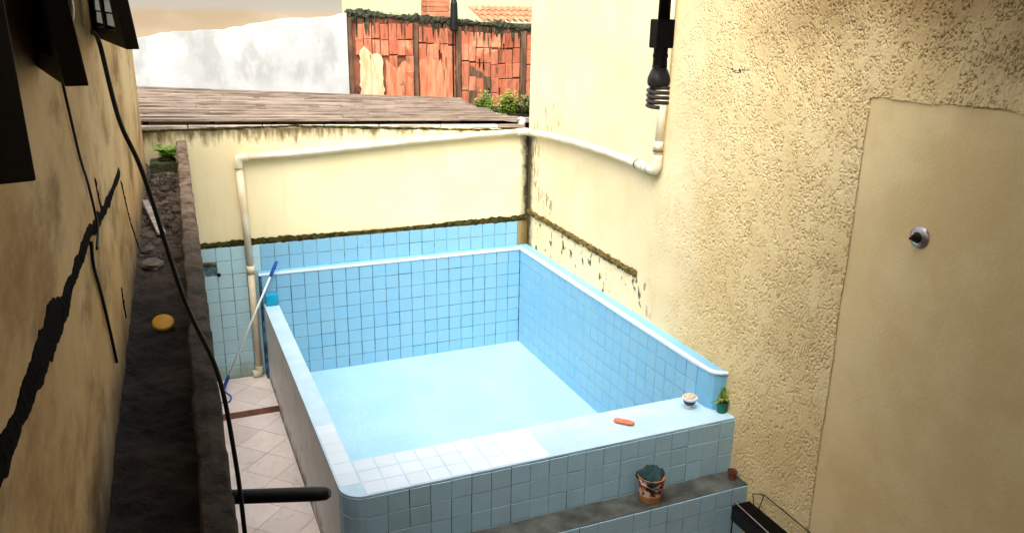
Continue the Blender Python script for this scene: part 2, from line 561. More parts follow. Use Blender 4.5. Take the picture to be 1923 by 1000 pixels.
M['pvc_seal'] = simple('dark_joint_sealant', srgb(96, 82, 60), 0.8, 0.2, 14)
M['black_rubber'] = simple('black_cable_sheath', srgb(17, 17, 17), 0.5, 0.15, 20)
M['black_plastic'] = simple('black_plastic', srgb(22, 22, 23), 0.45, 0.15, 12, 0.15)
M['grey_ballast'] = simple('backlit_lamp_base', srgb(90, 86, 82), 0.3, 0.15, 12)  # lamp base greyed in the colour for its backlit look
M['grey_glass'] = simple('backlit_tube_glass', srgb(138, 132, 126), 0.35, 0.1, 15)  # white tube painted grey so that it looks backlit
M['chrome'] = simple('dulled_chrome', srgb(186, 180, 176), 0.33, 0.1, 12, metal=0.85)
M['dark_metal'] = simple('dark_metal', srgb(42, 38, 36), 0.5, 0.2, 15, metal=0.6)
M['white_rod'] = simple('white_enamel_rod', srgb(226, 230, 230), 0.35, 0.05, 8)
M['blue_plastic'] = simple('blue_plastic', srgb(24, 84, 168), 0.4, 0.1, 12)
M['cyan_foam'] = simple('cyan_sponge', srgb(24, 158, 196), 0.8, 0.1, 24, 0.4)
M['orange_soap'] = simple('orange_pumice', srgb(228, 128, 98), 0.75, 0.12, 30, 0.4)
M['white_ceramic'] = simple('white_glazed_ceramic', srgb(226, 222, 212), 0.3, 0.05, 9)
M['navy_glaze'] = simple('navy_blue_glaze', srgb(24, 62, 92), 0.3, 0.1, 9)
M['pebble'] = simple('cream_pebble', srgb(220, 204, 176), 0.7, 0.1, 12, rnd=0.15)
M['green_pot'] = simple('green_plastic_pot', srgb(18, 112, 88), 0.45, 0.1, 9)
M['brown_pot'] = simple('brown_clay_cup', srgb(120, 74, 60), 0.7, 0.2, 9)
M['soil'] = simple('potting_soil', srgb(44, 34, 26), 0.95, 0.2, 40, 0.6)
def leaf_mat(name, a, b):
    g = G(name, 0.55, 0.3)
    col = g.mix(g.ramp(g.noise(g.pos(), 25, 3), 0.35, 0.65), a, b)
    g.color(col)
    g.b.inputs['Transmission Weight'].default_value = 0.0
    return g.m
M['leaf_bright'] = leaf_mat('bright_green_leaf', srgb(96, 142, 36), srgb(156, 192, 66))
M['leaf_weed'] = leaf_mat('olive_weed_leaf', srgb(78, 88, 42), srgb(132, 136, 78))
M['leaf_dry'] = leaf_mat('dry_weed_leaf', srgb(122, 108, 66), srgb(164, 146, 98))
M['cactus'] = leaf_mat('cactus_green', srgb(58, 104, 44), srgb(120, 156, 62))
M['dry_leaf'] = leaf_mat('dry_succulent_leaf', srgb(120, 100, 62), srgb(168, 142, 86))
M['yellow_plastic'] = simple('yellow_plastic', srgb(214, 160, 34), 0.4, 0.1, 10)
M['rubble'] = simple('grey_rubble_stone', srgb(120, 108, 96), 0.9, 0.2, 14, 0.6, rnd=0.3)
M['white_foam'] = simple('white_cap_plastic', srgb(226, 226, 224), 0.5, 0.05, 9)
M['mossy_block'] = moss_mat('mossy_planter_cement', srgb(58, 62, 44), srgb(96, 100, 72), srgb(128, 128, 92))
M['pale_cement'] = simple('pale_lichen_cement', srgb(176, 164, 144), 0.9, 0.15, 9, 0.4, local=False)
M['offwhite'] = simple('offwhite_house_paint', srgb(176, 150, 108), 0.9, 0.08, 2, local=False)
M['added_roof_under'] = simple('added_roof_slab', srgb(112, 88, 60), 0.9, 0.12, 2, local=False)
M['teal_cloth'] = simple('dark_teal_cloth', srgb(44, 70, 72), 0.9, 0.2, 14, 0.5)

def bucket_mat():
    g = G('scuffed_printed_bucket', 0.5, 0.35)
    P = g.pos((1, 1, 1), local=False)
    col = g.mix(g.ramp(g.noise(P, 9, 4), 0.35, 0.65), srgb(156, 96, 58), srgb(178, 118, 76))
    n1 = g.noise(g.pos((1, 1, 1.5)), 16, 2)
    n2 = g.noise(g.pos((1, 1, 1.2), (3, 1, 2)), 19, 2)
    n3 = g.noise(g.pos((1, 1, 1.2), (7, 5, 2)), 15, 2)
    o = g.xyz()
    z = g.mul(g.ramp(o[2], 0.455, 0.47), g.ramp(o[2], 0.60, 0.585))
    c2 = g.mix(g.ramp(n1, 0.5, 0.53), srgb(206, 190, 166), srgb(184, 52, 34))
    c2 = g.mix(g.ramp(n2, 0.52, 0.55), c2, srgb(34, 34, 36))
    c2 = g.mix(g.ramp(n3, 0.6, 0.63), c2, srgb(208, 120, 44))
    g.color(g.mix(z, col, c2))
    return g.m
M['bucket'] = bucket_mat()

# ------------------------------------------------------------------ dimensions (metres)
EX = 0.1475           # plane of the right house wall (x) and of the back wall (y)
SHADE_ROOF_Y = -5.8       # front edge of the unseen near-end roof, placed for the shade it casts
ZL, ZE = 1.2, 0.874   # height of the liner ledge and of the pool rim
T = 0.15              # tile module
XI, XO = -2.856, -2.994   # left rim, inner and outer edge
YI, YO = -3.509, -3.966   # front rim, inner and outer edge
TH = 0.0275
hx = lambda y: -3.98 + TH * y      # old house wall
pin = lambda y: -3.70 + TH * y     # parapet inner edge
pout = lambda y: -3.61 + TH * y    # parapet outer edge
R_BACK = Matrix(((1, 0, 0), (0, 0, -1), (0, 1, 0))).to_4x4()            # faces -y
R_SIDE = Matrix(((0, 0, -1), (-1, 0, 0), (0, 1, 0))).to_4x4()           # faces -x
R_UP = Matrix.Identity(4)

def tile_mesh(name, sx, sy, m, t=0.008, ch=0.0025):
    bm = BM()
    a = [bm.verts.new((x * sx / 2, y * sy / 2, 0)) for x, y in ((-1, -1), (1, -1), (1, 1), (-1, 1))]
    b = [bm.verts.new((x * sx / 2, y * sy / 2, t - ch)) for x, y in ((-1, -1), (1, -1), (1, 1), (-1, 1))]
    c = [bm.verts.new((x * (sx / 2 - ch), y * (sy / 2 - ch), t)) for x, y in ((-1, -1), (1, -1), (1, 1), (-1, 1))]
    for p, q in ((a, b), (b, c)):
        for i in range(4):
            bm.faces.new((p[i], p[(i + 1) % 4], q[(i + 1) % 4], q[i]))
    bm.faces.new(c)
    me = bpy.data.meshes.new(name)
    bm.to_mesh(me)
    bm.free()
    me.materials.append(m)
    return me

def jit(M4, t=0.0012, r=0.006):
    return M4 @ Matrix.Translation((random.uniform(-t, t), random.uniform(-t, t), random.uniform(-0.0008, 0.0008))) @ Matrix.Rotation(random.uniform(-r, r), 4, 'Z') @ Matrix.Rotation(random.uniform(-r, r), 4, 'X') @ Matrix.Rotation(random.uniform(-r, r), 4, 'Y')

def variants(name, s, m, e=0.0):
    """a few meshes whose joints differ in width"""
    return [tile_mesh(name, s - g + e, s - g2 + e, m) for g, g2 in ((0.006, 0.006), (0.0085, 0.0065), (0.007, 0.008), (0.0045, 0.005))]

def poly_clip(poly, axis, val, keep_less):
    out = []
    for i in range(len(poly)):
        p, q = poly[i], poly[(i + 1) % len(poly)]
        pin_, qin = (p[axis] <= val) == keep_less, (q[axis] <= val) == keep_less
        if pin_: out.append(p)
        if pin_ != qin:
            t = (val - p[axis]) / (q[axis] - p[axis])
            out.append((p[0] + (q[0] - p[0]) * t, p[1] + (q[1] - p[1]) * t))
    return out

# ------------------------------------------------------------------ ground and terrace
bm = BM()
box(bm, (-60, -60, -0.30), (60, 90, -0.12))
tag(obj('ground', bm, M['ground']), kind='structure')

terrace = thing('terrace_floor', loc=(-3.3, -2.5, -0.06), kind='structure')
bm = BM(); box(bm, (-3.9, -9.2, -0.12), (EX - 0.004, -0.703, -0.068))
tag(obj('screed', bm, M['floor_grout'], terrace), kind='structure')
plat = thing('terrace_step', loc=(-3.3, -0.3, 0), kind='structure')
bm = BM(); box(bm, (-3.9, -0.690, -0.12), (XO - 0.004, EX - 0.004, -0.008))
tag(obj('step_body', bm, M['floor_grout'], plat), kind='structure')
xx = -3.84
while xx < XO - 0.01:
    w_ = min(0.33, XO - 0.006 - xx)
    bm = BM(); box(bm, (xx + 0.003, -0.703, -0.066), (xx + w_ - 0.003, -0.688, 0.001))
    obj('edge_tile', bm, M['step_edge'], plat)
    xx += 0.33
def floor_tiles(parent, z, x0, x1, y0, y1):
    hd = 0.235
    for i in range(-6, 3):
        for j in range(-12, 8):
            if (i + j) % 2 == 0: continue
            cx, cy = -2.99 + hd * i, -1.275 + hd * j
            s = hd - 0.0035
            poly = [(cx - s, cy), (cx, cy - s), (cx + s, cy), (cx, cy + s)]
            for ax, v, less in ((0, x0, False), (0, x1, True), (1, y0, False), (1, y1, True)):
                poly = poly_clip(poly, ax, v, less)
                if len(poly) < 3: break
            if len(poly) < 3: continue
            ar = abs(sum(poly[k][0] * poly[(k + 1) % len(poly)][1] - poly[(k + 1) % len(poly)][0] * poly[k][1] for k in range(len(poly)))) / 2
            if ar < 0.0006: continue
            dz = random.uniform(-0.001, 0.001)
            bm = BM(); prism(bm, poly, lambda a, b: (a, b, z - 0.009), lambda a, b: (a, b, z + dz))
            obj('floor_tile', bm, M['floor_tile'], parent)
floor_tiles(plat, 0.0, -3.70, XO - 0.006, -0.687, EX - 0.012)
floor_tiles(terrace, -0.06, -3.78, XO - 0.006, -4.2, -0.706)

# ------------------------------------------------------------------ boundary wall at the back
bw = thing('boundary_wall', 'yellow painted wall behind the pool, blue tiles along its foot', 'wall', (-1.8, EX + 0.08, 0))
bm = BM()
prism(bm, [(-4.6, -0.1), (EX + 0.05, -0.1), (EX + 0.05, 2.58), (-1.2, 2.655), (-2.4, 2.705), (-4.6, 2.745)], lambda a, b: (a, EX, b), lambda a, b: (a, EX + 0.16, b))
obj('wall_body', bm, M['back_wall'], bw)
bm = BM(); box(bm, (-3.72, EX - 0.006, -0.05), (0.02, EX - 0.0005, 1.5))
obj('grout_bed', bm, M['grout_wall'], bw)
vw = variants('wall_tile', T, M['tile_wall']); vp = variants('wall_tile', T, M['tile_pool'])
for k in range(24):
    for r_ in range(10):
        x = 0.02 - T * (k + 0.5)
        z = 1.5 - T * (r_ + 0.5)
        if r_ >= 2 and x > -3.0: continue
        if (k, r_) == (23, 1): continue
        put('wall_tile', random.choice(vp if x > -3.02 else vw), Matrix.Translation((x, EX - 0.005, z)) @ jit(R_BACK), bw)
# crumbling mossy mortar lip over the tiles
def lip(pts_fn, n, parent, name, m, seed):
    """ragged bar: pts_fn(t) -> (origin, out direction, up direction, depth, height)"""
    rng = random.Random(seed)
    bm = BM()
    rings = []
    for i in range(n + 1):
        o, od, ud, d, h = pts_fn(i / n)
        o, od, ud = Vector(o), Vector(od), Vector(ud)
        j = lambda a: rng.uniform(-a, a)
        prof = [(0, -0.45 + j(.25)), (0.8 + j(.25), -0.38 + j(.2)), (1.0 + j(.3), 0.0 + j(.2)), (0.75 + j(.25), 0.42 + j(.15)), (0, 0.52 + j(.2))]
        rings.append([bm.verts.new(o + od * d * a + ud * h * b) for a, b in prof])
    for i in range(n):
        for k in range(5):
            bm.faces.new((rings[i][k], rings[i][(k + 1) % 5], rings[i + 1][(k + 1) % 5], rings[i + 1][k]))
    bm.faces.new(rings[0]); bm.faces.new(rings[-1][::-1])
    return obj(name, bm, m, parent)
lip(lambda t: ((-3.62 + t * 3.75, EX + 0.004, 1.53), (0, -1, 0), (0, 0, 1), 0.02, 0.055 + 0.02 * math.sin(t * 9)), 110, bw, 'mossy_lip', M['moss'], 3)
bm = BM()   # torn crumbs of cement and a stub where a tile is missing
tube(bm, [(-3.58, EX - 0.002, 1.335), (-3.50, EX - 0.02, 1.33), (-3.43, EX - 0.03, 1.318)], [0.022, 0.02, 0.012], 7)
obj('broken_stub', bm, simple('brown_rusted_stub', srgb(92, 66, 46), 0.9, 0.2, 14, 0.5), bw)
bm = BM(); lathe(bm, [(0.02, 0), (0.02, 0.012), (0.012, 0.012), (0.010, 0.004)], (-3.415, EX - 0.013, 1.208), 12, 'x')
for v in bm.verts:
    dx, dy, dz = v.co.x + 3.415, v.co.y - (EX - 0.013), v.co.z
    v.co = Vector((-3.415 + dy, EX - 0.013 + dx, dz))
obj('pipe_hole', bm, M['dark_metal'], bw)
# moss along the wall's top
lip(lambda t: ((-4.3 + t * 4.44, EX + 0.02, (2.738 if t < .4 else 2.738 - (t - .4) * .245) - .02 * t), (0, -1, 0), (0, 0, 1), 0.026, 0.026), 90, bw, 'mossy_coping', M['moss'], 8)

# ------------------------------------------------------------------ house on the right
sh = thing('neighbour_house', 'tall cream rendered house wall rising beside the pool, rough plaster nearest', 'house', (2.5, -4.5, -0.12))
bm = BM()
box(bm, (EX, -9.6, -0.15), (4.0, EX - 0.003, 4.7))
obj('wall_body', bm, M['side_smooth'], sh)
# rough trowelled coat: real relief, stops against the smooth panel
ny, nz = 1000, 850
ys = np.linspace(-2.15, -6.2, ny)
zs = np.linspace(-0.1, 4.4, nz)
Yg, Zg = np.meshgrid(ys, zs, indexing='ij')
wx = fbm(Yg * 9, Zg * 7, 3, 5) * 0.05
rid = np.abs(fbm((Yg + wx) * 80, (Zg + wx) * 42, 2, 11) - 0.47)
rid2 = fbm(Yg * 90, Zg * 50, 2, 31)
msk = np.clip((fbm(Yg * 16, Zg * 12, 3, 61) - 0.31) / 0.16, 0.2, 1)
rid = 1 - (1 - np.clip((rid - 0.012) / 0.05, 0, 1)) * msk
rid = rid * rid * (3 - 2 * rid)
fade = np.clip((-2.55 - Yg + 0.9 * (fbm(Yg * 2, Zg * 2, 3, 77) - 0.5) + 0.22 * np.clip(Zg - 2.2, -2, 2) * 0.3) / 1.1, 0, 1)
fade = fade * fade * (3 - 2 * fade)
off = 0.002 + fade * (0.0015 + 0.013 * rid + 0.002 * rid2 + 0.004 * fbm(Yg * 14, Zg * 9, 2, 51))
verts = np.stack([EX - off, Yg, Zg], -1).reshape(-1, 3)
ii, jj = np.meshgrid(np.arange(ny - 1), np.arange(nz - 1), indexing='ij')
pe_l = -4.868 + 0.02 * (fbm(Zg[:-1, :-1] * 6, Zg[:-1, :-1] * 0, 4, 9) - 0.5)
pe_t = 3.475 + 0.05 * (fbm(Yg[:-1, :-1] * 7, Yg[:-1, :-1] * 0, 4, 19) - 0.5) - 0.03 * (Yg[:-1, :-1] + 4.87)
keep = ~((Yg[:-1, :-1] < pe_l) & (Zg[:-1, :-1] < pe_t))
q = np.stack([ii * nz + jj, (ii + 1) * nz + jj, (ii + 1) * nz + jj + 1, ii * nz + jj + 1], -1)[keep]
me = bpy.data.meshes.new('rough_plaster')
me.vertices.add(len(verts)); me.vertices.foreach_set('co', verts.ravel().astype(np.float32))
me.loops.add(len(q) * 4); me.loops.foreach_set('vertex_index', q.ravel().astype(np.int32))
me.polygons.add(len(q)); me.polygons.foreach_set('loop_start', (np.arange(len(q)) * 4).astype(np.int32))
me.polygons.foreach_set('use_smooth', np.ones(len(q), dtype=bool))
me.update(calc_edges=True)
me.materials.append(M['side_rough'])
o = bpy.data.objects.new('rough_plaster', me); COL.objects.link(o); adopt(o, sh)
bm = BM(); box(bm, (EX - 0.0105, -9.0, -0.11), (EX - 0.0005, -4.845, 3.495))
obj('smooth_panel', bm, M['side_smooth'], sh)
# leftover mortar bar and peeled paint over the pool ledge
lip(lambda t: ((EX + 0.004, 0.13 - 2.51 * t, 1.615 - 0.035 * t), (-1, 0, 0), (0, 0, 1), 0.028, 0.062 + 0.012 * t), 90, sh, 'mossy_lip', M['moss_mortar'], 5)
# flaked plaster scar
bm = BM()
for pts in ([(-3.50, 3.548), (-3.56, 3.535), (-3.66, 3.55)], [(-3.53, 3.53), (-3.58, 3.522), (-3.63, 3.535)]):
    tube(bm, [(EX - 0.015, a, b) for a, b in pts], 0.006, 6)
obj('plaster_scar', bm, M['black_stain'], sh)

# ------------------------------------------------------------------ pool
pool = thing('swimming_pool', 'raised rectangular swimming pool lined with pale blue tiles', 'pool', (-1.4, -2.0, -0.06))
RC = 0.15
def rim_poly(d=0.0):
    P = [(XI + d, -0.0005), (XI + d, YI - 0), (EX - 0.003, YI + 0), (EX - 0.003, YO - d)]
    for k in range(9):
        a = math.pi * 1.5 - k / 8 * math.pi / 2
        P.append((XO - d + (RC + d) + (RC + d) * math.cos(a), YO - d + (RC + d) + (RC + d) * math.sin(a)))
    P.append((XO - d, -0.0005))
    return P
bm = BM(); prism(bm, rim_poly(0), lambda a, b: (a, b, -0.1), lambda a, b: (a, b, ZE - 0.014))
obj('basin_wall', bm, M['pool_side'], pool)
bm = BM(); prism(bm, rim_poly(0.006), lambda a, b: (a, b, ZE - 0.014), lambda a, b: (a, b, ZE))
obj('rim_ledge', bm, M['ledge_coat'], pool, bevel=0.004)
bm = BM(); box(bm, (XI + 0.001, YI + 0.001, -0.09), (0.004, 0.004, 0.0))
obj('pool_floor', bm, M['pool_floor'], pool)
M['tile_side'] = tile_mat('blue_painted_liner', srgb(118, 176, 206), srgb(134, 190, 216), 0.4)
bm = BM(); box(bm, (XO - 0.026, 0.006, -0.08), (0.1, EX - 0.013, ZL - 0.012))
lb = obj('back_liner', bm, M['grout_dark'], pool)
bm = BM(); EN = [(0.0, -3.69), (0.010, -3.745), (0.035, -3.79), (0.080, -3.82), (0.1435, -3.838)]
box(bm, (0.006, YI + 0.002, -0.08), (EX - 0.002, 0.0055, ZL - 0.012)); prism(bm, [(EX - 0.0025, YI + 0.0015), (0.002, YI + 0.0015)] + [(x_ + 0.002, y_ + 0.002) for x_, y_ in EN[1:]], lambda a_, b_: (a_, b_, ZE + 0.001), lambda a_, b_: (a_, b_, ZL - 0.0125))
lr = obj('side_liner', bm, M['grout_light'], pool); lr.data.materials[0] = M['tile_side']
bm = BM()
prism(bm, [(XO - 0.03, EX - 0.014), (XO - 0.03, 0.034), (0.034, 0.034), (0.034, -3.69)] + [(x_ + 0.034, y_ + 0.012) for x_, y_ in EN[1:4]] + [(EX - 0.004, -3.81), (EX - 0.004, EX - 0.014)],
      lambda a, b: (a, b, ZL - 0.012), lambda a, b: (a, b, ZL + 0.004))
obj('liner_ledge', bm, M['tile_side'], pool, bevel=0.002)
bm = BM()
prism(bm, [(XO - 0.034, 0.033), (XO - 0.034, -0.008), (-0.008, -0.008), (-0.008, -3.52)] + [(x_ - 0.005, y_ - 0.008) for x_, y_ in EN[1:]] + [(EX - 0.004, -3.811)] + [(x_ + 0.033, y_ + 0.0115) for x_, y_ in EN[1:4][::-1]] + [(0.033, -3.69), (0.033, 0.033)],
      lambda a, b: (a, b, ZL - 0.013), lambda a, b: (a, b, ZL + 0.007))
obj('nose_trim', bm, M['tile_ledge'], pool, bevel=0.005)
vt = variants('liner_tile', T, M['tile_pool'])
for k in range(20):
    for r_ in range(8):
        x = -0.004 - T * (k + 0.5); z = ZL - 0.014 - T * (r_ + 0.5)
        if x + T / 2 < XI + max(0, (ZE - z - T / 2)) * 0.35 - 0.12: continue
        put('liner_tile', random.choice(vt), Matrix.Translation((x, 0.006, z)) @ jit(R_BACK), lb)
for k in range(24):
    for r_ in range(8):
        if k == 23 and r_ > 1: continue
        y = -0.004 - T * (k + 0.5); z = ZL - 0.014 - T * (r_ + 0.5)
        if z + T / 2 < ZE - 0.598 * (y - T / 2 - YI) - 0.02: continue
        put('liner_tile', random.choice(vt), Matrix.Translation((0.006, y, z)) @ jit(R_SIDE), lr)
# tiled outer face and rim tiles
bm = BM(); box(bm, (XO + RC, YO - 0.004, -0.06), (EX - 0.004, YO + 0.01, ZE - 0.016))
fw = obj('front_face', bm, M['grout_front'], pool)
vf = variants('facing_tile', T, M['tile_front'], 0.002)
for k in range(20):
    for r_ in range(5):
        x = EX - 0.006 - T * (k + 0.5); z = ZE - 0.016 - T * (r_ + 0.5)
        if r_ > 3 and x > -1.6: continue
        if x - T / 2 < XO + RC - 0.06: continue
        put('facing_tile', random.choice(vf), Matrix.Translation((x, YO - 0.003, z)) @ jit(R_BACK, 0.0014, 0.007), fw)
nar = tile_mesh('corner_tile', 0.062, T - 0.005, M['tile_front'])
for k in range(4):
    a = math.pi * 1.5 - (k + 0.5) / 4 * math.pi / 2
    cxx, cyy = XO + RC + (RC - 0.002) * math.cos(a), YO + RC + (RC - 0.002) * math.sin(a)
    for r_ in range(5):
        z = ZE - 0.016 - T * (r_ + 0.5)
        Mx = Matrix.Translation((cxx, cyy, z)) @ Matrix.Rotation(a - math.pi * 1.5, 4, 'Z') @ R_BACK
        put('corner_tile', nar, jit(Mx, 0.001, 0.006), fw)
vl = variants('rim_tile', T, M['tile_ledge'])
vl2 = [tile_mesh('rim_tile', XI - XO - 0.002, T - 0.005, M['tile_ledge'])]
for k in range(9):
    for r_ in range(3):
        put('rim_tile', random.choice(vl), Matrix.Translation((XI + 0.01 + T * (k + 0.5), YO + T * (r_ + 0.5) + 0.001, ZE - 0.0045)) @ jit(R_UP, 0.0012, 0.004), pool)
for k in range(6):
    put('rim_tile', vl2[0], Matrix.Translation(((XI + XO) / 2 + 0.002, YO + 0.155 + T * (k + 0.5), ZE - 0.0045)) @ jit(R_UP, 0.001, 0.004), pool)

# tiled bench in front of the pool
be = thing('tiled_bench', 'low dark tiled bench step along the front of the pool', 'bench', (-1.2, -4.09, -0.06))
bm = BM(); box(bm, (-2.75, -4.205, -0.066), (EX - 0.01, YO - 0.012, 0.404))
bb = obj('bench_body', bm, simple('dirty_bench_cement', srgb(96, 98, 92), 0.8, 0.22, 5, 0.4, local=False, dark=srgb(56, 58, 54)), be, bevel=0.004)
vb = variants('facing_tile', T, M['tile_front'], 0.002)
for k in range(19):
    for r_ in range(3):
        x = EX - 0.012 - T * (k + 0.5); z = 0.398 - T * (r_ + 0.5)
        put('facing_tile', random.choice(vb), Matrix.Translation((x, -4.204, z)) @ jit(R_BACK, 0.0014, 0.007), be)

# ------------------------------------------------------------------ retaining parapet and gutter on the left
par = thing('retaining_wall', 'narrow weathered cement parapet with blackened top left of the terrace', 'wall', (-3.7, -3.0, -0.1))
rng = random.Random(4)
bm = BM()
n = 150
rings = []
for i in range(n + 1):
    y = 0.135 - 9.4 * i / n
    a, b = pin(y), pout(y)
    j = lambda s: rng.uniform(-s, s)
    e1, e2 = j(0.004) + 0.003 * math.sin(i * 0.7), j(0.006) + (0.02 if rng.random() < 0.08 else 0)
    zt = 2.635 + 0.003 * math.sin(i * 0.31) 
    prof = [(a + e1, 2.30), (a + e1, zt - 0.010 + j(.005)), (a + 0.008 + e1, zt + j(.004)), ((a + b) / 2, zt + 0.004 + j(.005)), (b - 0.007 - e2, zt + j(.004)), (b - e2 * 0.8, zt - 0.012 + j(.006)), (b, 2.45), (b, 1.2), (b, -0.1), (a, -0.1)]
    rings.append([bm.verts.new((x, y, z)) for x, z in prof])
for i in range(n):
    for k in range(len(rings[0])):
        kk = (k + 1) % len(rings[0])
        bm.faces.new((rings[i][k], rings[i][kk], rings[i + 1][kk], rings[i + 1][k]))
bm.faces.new(rings[0]); bm.faces.new(rings[-1][::-1])
obj('parapet_body', bm, M['parapet'], par)

gny, gnx = 420, 26
yy = np.linspace(0.14, -9.3, gny); uu = np.linspace(0, 1, gnx)
Yg, Ug = np.meshgrid(yy, uu, indexing='ij')
Xg = (-4.02 + TH * Yg) + Ug * 0.34
Zg = 2.40 + 0.05 * (fbm(Xg * 9, Yg * 9, 4, 3) - 0.5) + 0.03 * (fbm(Xg * 30, Yg * 30, 3, 8) - 0.5) + 0.05 * np.clip(1 - Ug * 6, 0, 1)
vv = np.stack([Xg, Yg, Zg], -1).reshape(-1, 3)
ii, jj = np.meshgrid(np.arange(gny - 1), np.arange(gnx - 1), indexing='ij')
q = np.stack([ii * gnx + jj, (ii + 1) * gnx + jj, (ii + 1) * gnx + jj + 1, ii * gnx + jj + 1], -1).reshape(-1, 4)
me = bpy.data.meshes.new('gutter_soil'); me.from_pydata(vv.tolist(), [], q.tolist())
me.polygons.foreach_set('use_smooth', [True] * len(me.polygons)); me.materials.append(M['gutter'])
o = bpy.data.objects.new('gutter_soil', me); COL.objects.link(o); tag(o, kind='structure')

# ------------------------------------------------------------------ old house on the left
oh = thing('old_house', 'stained ochre rendered house wall with black mould scars on the left', 'house', (-5.5, -5.0, -0.12))
bm = BM()
prism(bm, [(hx(-9.6), -9.6), (hx(-0.36), -0.36), (-7.5, -0.36), (-7.5, -9.6)], lambda a, b: (a, b, -0.15), lambda a, b: (a, b, 4.25))
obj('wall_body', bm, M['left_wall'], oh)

def scar(pts, name, seed, t=0.006, rag=0.35, m=None, step=0.012):
    """ragged raised ribbon on the old house wall; pts = (y, z, half width)"""
    rng = random.Random(seed)
    bm = BM()
    line = []
    for (y0, z0, w0), (y1, z1, w1) in zip(pts, pts[1:]):
        L = math.hypot(y1 - y0, z1 - z0); k = max(2, int(L / step))
        for i in range(k):
            s = i / k
            line.append((y0 + (y1 - y0) * s, z0 + (z1 - z0) * s + 0.35 * w0 * (vnoise(np.float64(y0 * 9 + (y1 - y0) * s * 9), np.float64(seed), 5) - 0.5), (w0 + (w1 - w0) * s) * (0.62 + 0.7 * float(fbm(np.float64((y0 + (y1 - y0) * s) * 13), np.float64(seed), 3, 9)))))
    line.append(pts[-1])
    cols = []
    wl = wr = 0
    for i, (y, z, w) in enumerate(line):
        a = line[max(0, i - 3)]; b = line[min(len(line) - 1, i + 3)]
        d = Vector((b[0] - a[0], b[1] - a[1])).normalized(); nn = Vector((-d.y, d.x))
        wl = 0.82 * wl + rng.uniform(-rag, rag) * w + 0.03 * w * math.sin(i * .13 + seed); wr = 0.82 * wr + rng.uniform(-rag, rag) * w + 0.04 * w * math.sin(i * .09)
        if rng.random() < 0.02: wl += rag * w * 1.4
        if rng.random() < 0.02: wr += rag * w * 1.4
        p, q = Vector((y, z)) + nn * (w + wl), Vector((y, z)) - nn * (w + wr)
        c = Vector((y, z))
        cols.append([bm.verts.new((hx(v.x) + dx, v.x, v.y)) for v, dx in ((p, -0.004), (p, t * 0.4), (c, t + rng.uniform(-.002, .002)), (q, t * 0.4), (q, -0.004))])
    for i in range(len(cols) - 1):
        for k in range(5):
            bm.faces.new((cols[i][k], cols[i][(k + 1) % 5], cols[i + 1][(k + 1) % 5], cols[i + 1][k]))
    bm.faces.new(cols[0]); bm.faces.new(cols[-1][::-1])
    return obj(name, bm, m or M['black_stain'], oh)
WC = [.028, .027, .030, .034, .031, .031, .036, .040, .048, .050, .048, .046, .043, .040, .04, .04]
CR = [(-3.80, 3.075), (-4.535, 3.101), (-4.952, 3.128), (-5.275, 3.158), (-5.536, 3.194), (-5.762, 3.199), (-6.012, 3.204), (-6.288, 3.205), (-6.466, 3.213), (-6.608, 3.219), (-6.785, 3.218), (-6.917, 3.227), (-7.106, 3.237), (-7.254, 3.243), (-7.5, 3.26), (-8.2, 3.29)]
scar([(a, b, c) for (a, b), c in zip(CR, [q * 0.86 for q in WC])], 'mould_scar', 6, rag=0.09)
scar([(-4.604, 2.68, .008), (-4.612, 2.602, .009), (-4.565, 2.517, .006)], 'mould_streak', 12, rag=0.2)
scar([(-3.794, 3.026, .007), (-3.42, 2.694, .008), (-2.926, 2.40, .006)], 'mould_streak', 13, rag=0.2)
scar([(-5.139, 3.303, .007), (-5.1, 3.231, .009), (-5.04, 3.152, .011)], 'mould_streak', 14, rag=0.2)

# window leaves standing open on the old house
def sash(label, hinge, free, lean, zt, panes, name='window_shutter'):
    """hinge / free: bottom corners; the free edge leans by lean (dx) over 0.17 m"""
    H, Fp = Vector(hinge), Vector(free)
    root = thing(name, label, 'shutter', tuple(H), 'open shutters on the old house')
    u = (Fp - H); L = u.length; u.normalize()
    nrm = u.cross(Vector((0, 0, 1))).normalized()
    hgt = zt - H.z
    def P(s, z, t):     # s along, z up, t thickness
        return H + u * s + Vector((lean * z * (s / L), 0, z)) + nrm * t
    def bar(bm, s0, s1, z0, z1, t0, t1):
        hexa(bm, [P(s0, z0, t0), P(s1, z0, t0), P(s1, z0, t1), P(s0, z0, t1), P(s0, z1, t0), P(s1, z1, t0), P(s1, z1, t1), P(s0, z1, t1)])
    st = L * 0.17; rl = 0.052; th = 0.022
    cols = panes
    bm = BM()
    bar(bm, 0, st, 0, hgt, -th, th); bar(bm, L - st, L, 0, hgt, -th, th)
    bar(bm, st, L - st, 0, rl, -th, th); bar(bm, st, L - st, hgt - rl, hgt, -th, th)
    pw = (L - 2 * st - (cols - 1) * st * 0.5) / cols if cols else 0
    for c in range(1, cols):
        s = st + c * pw + (c - 1) * st * 0.5
        bar(bm, s, s + st * 0.5, rl, hgt - rl, -th, th)
    obj('frame', bm, M['dark_wood'], root, bevel=0.003)
    if cols:
        for c in range(cols):
            s = st + c * (pw + st * 0.5)
            z = rl + 0.012
            while z < hgt - rl - 0.03:
                bm = BM()
                hexa(bm, [P(s, z, -0.014), P(s + pw, z, -0.014), P(s + pw, z + 0.004, 0.014), P(s, z + 0.004, 0.014),
                          P(s, z + 0.046, -0.017), P(s + pw, z + 0.046, -0.017), P(s + pw, z + 0.05, 0.011), P(s, z + 0.05, 0.011)])
                obj('louvre_pane', bm, M['frosted'], root)
                z += 0.053
    else:
        bm = BM(); bar(bm, st, L - st, rl, hgt - rl, -0.010, 0.010)
        obj('panel', bm, M['dark_wood'], root)
    return root, P, L
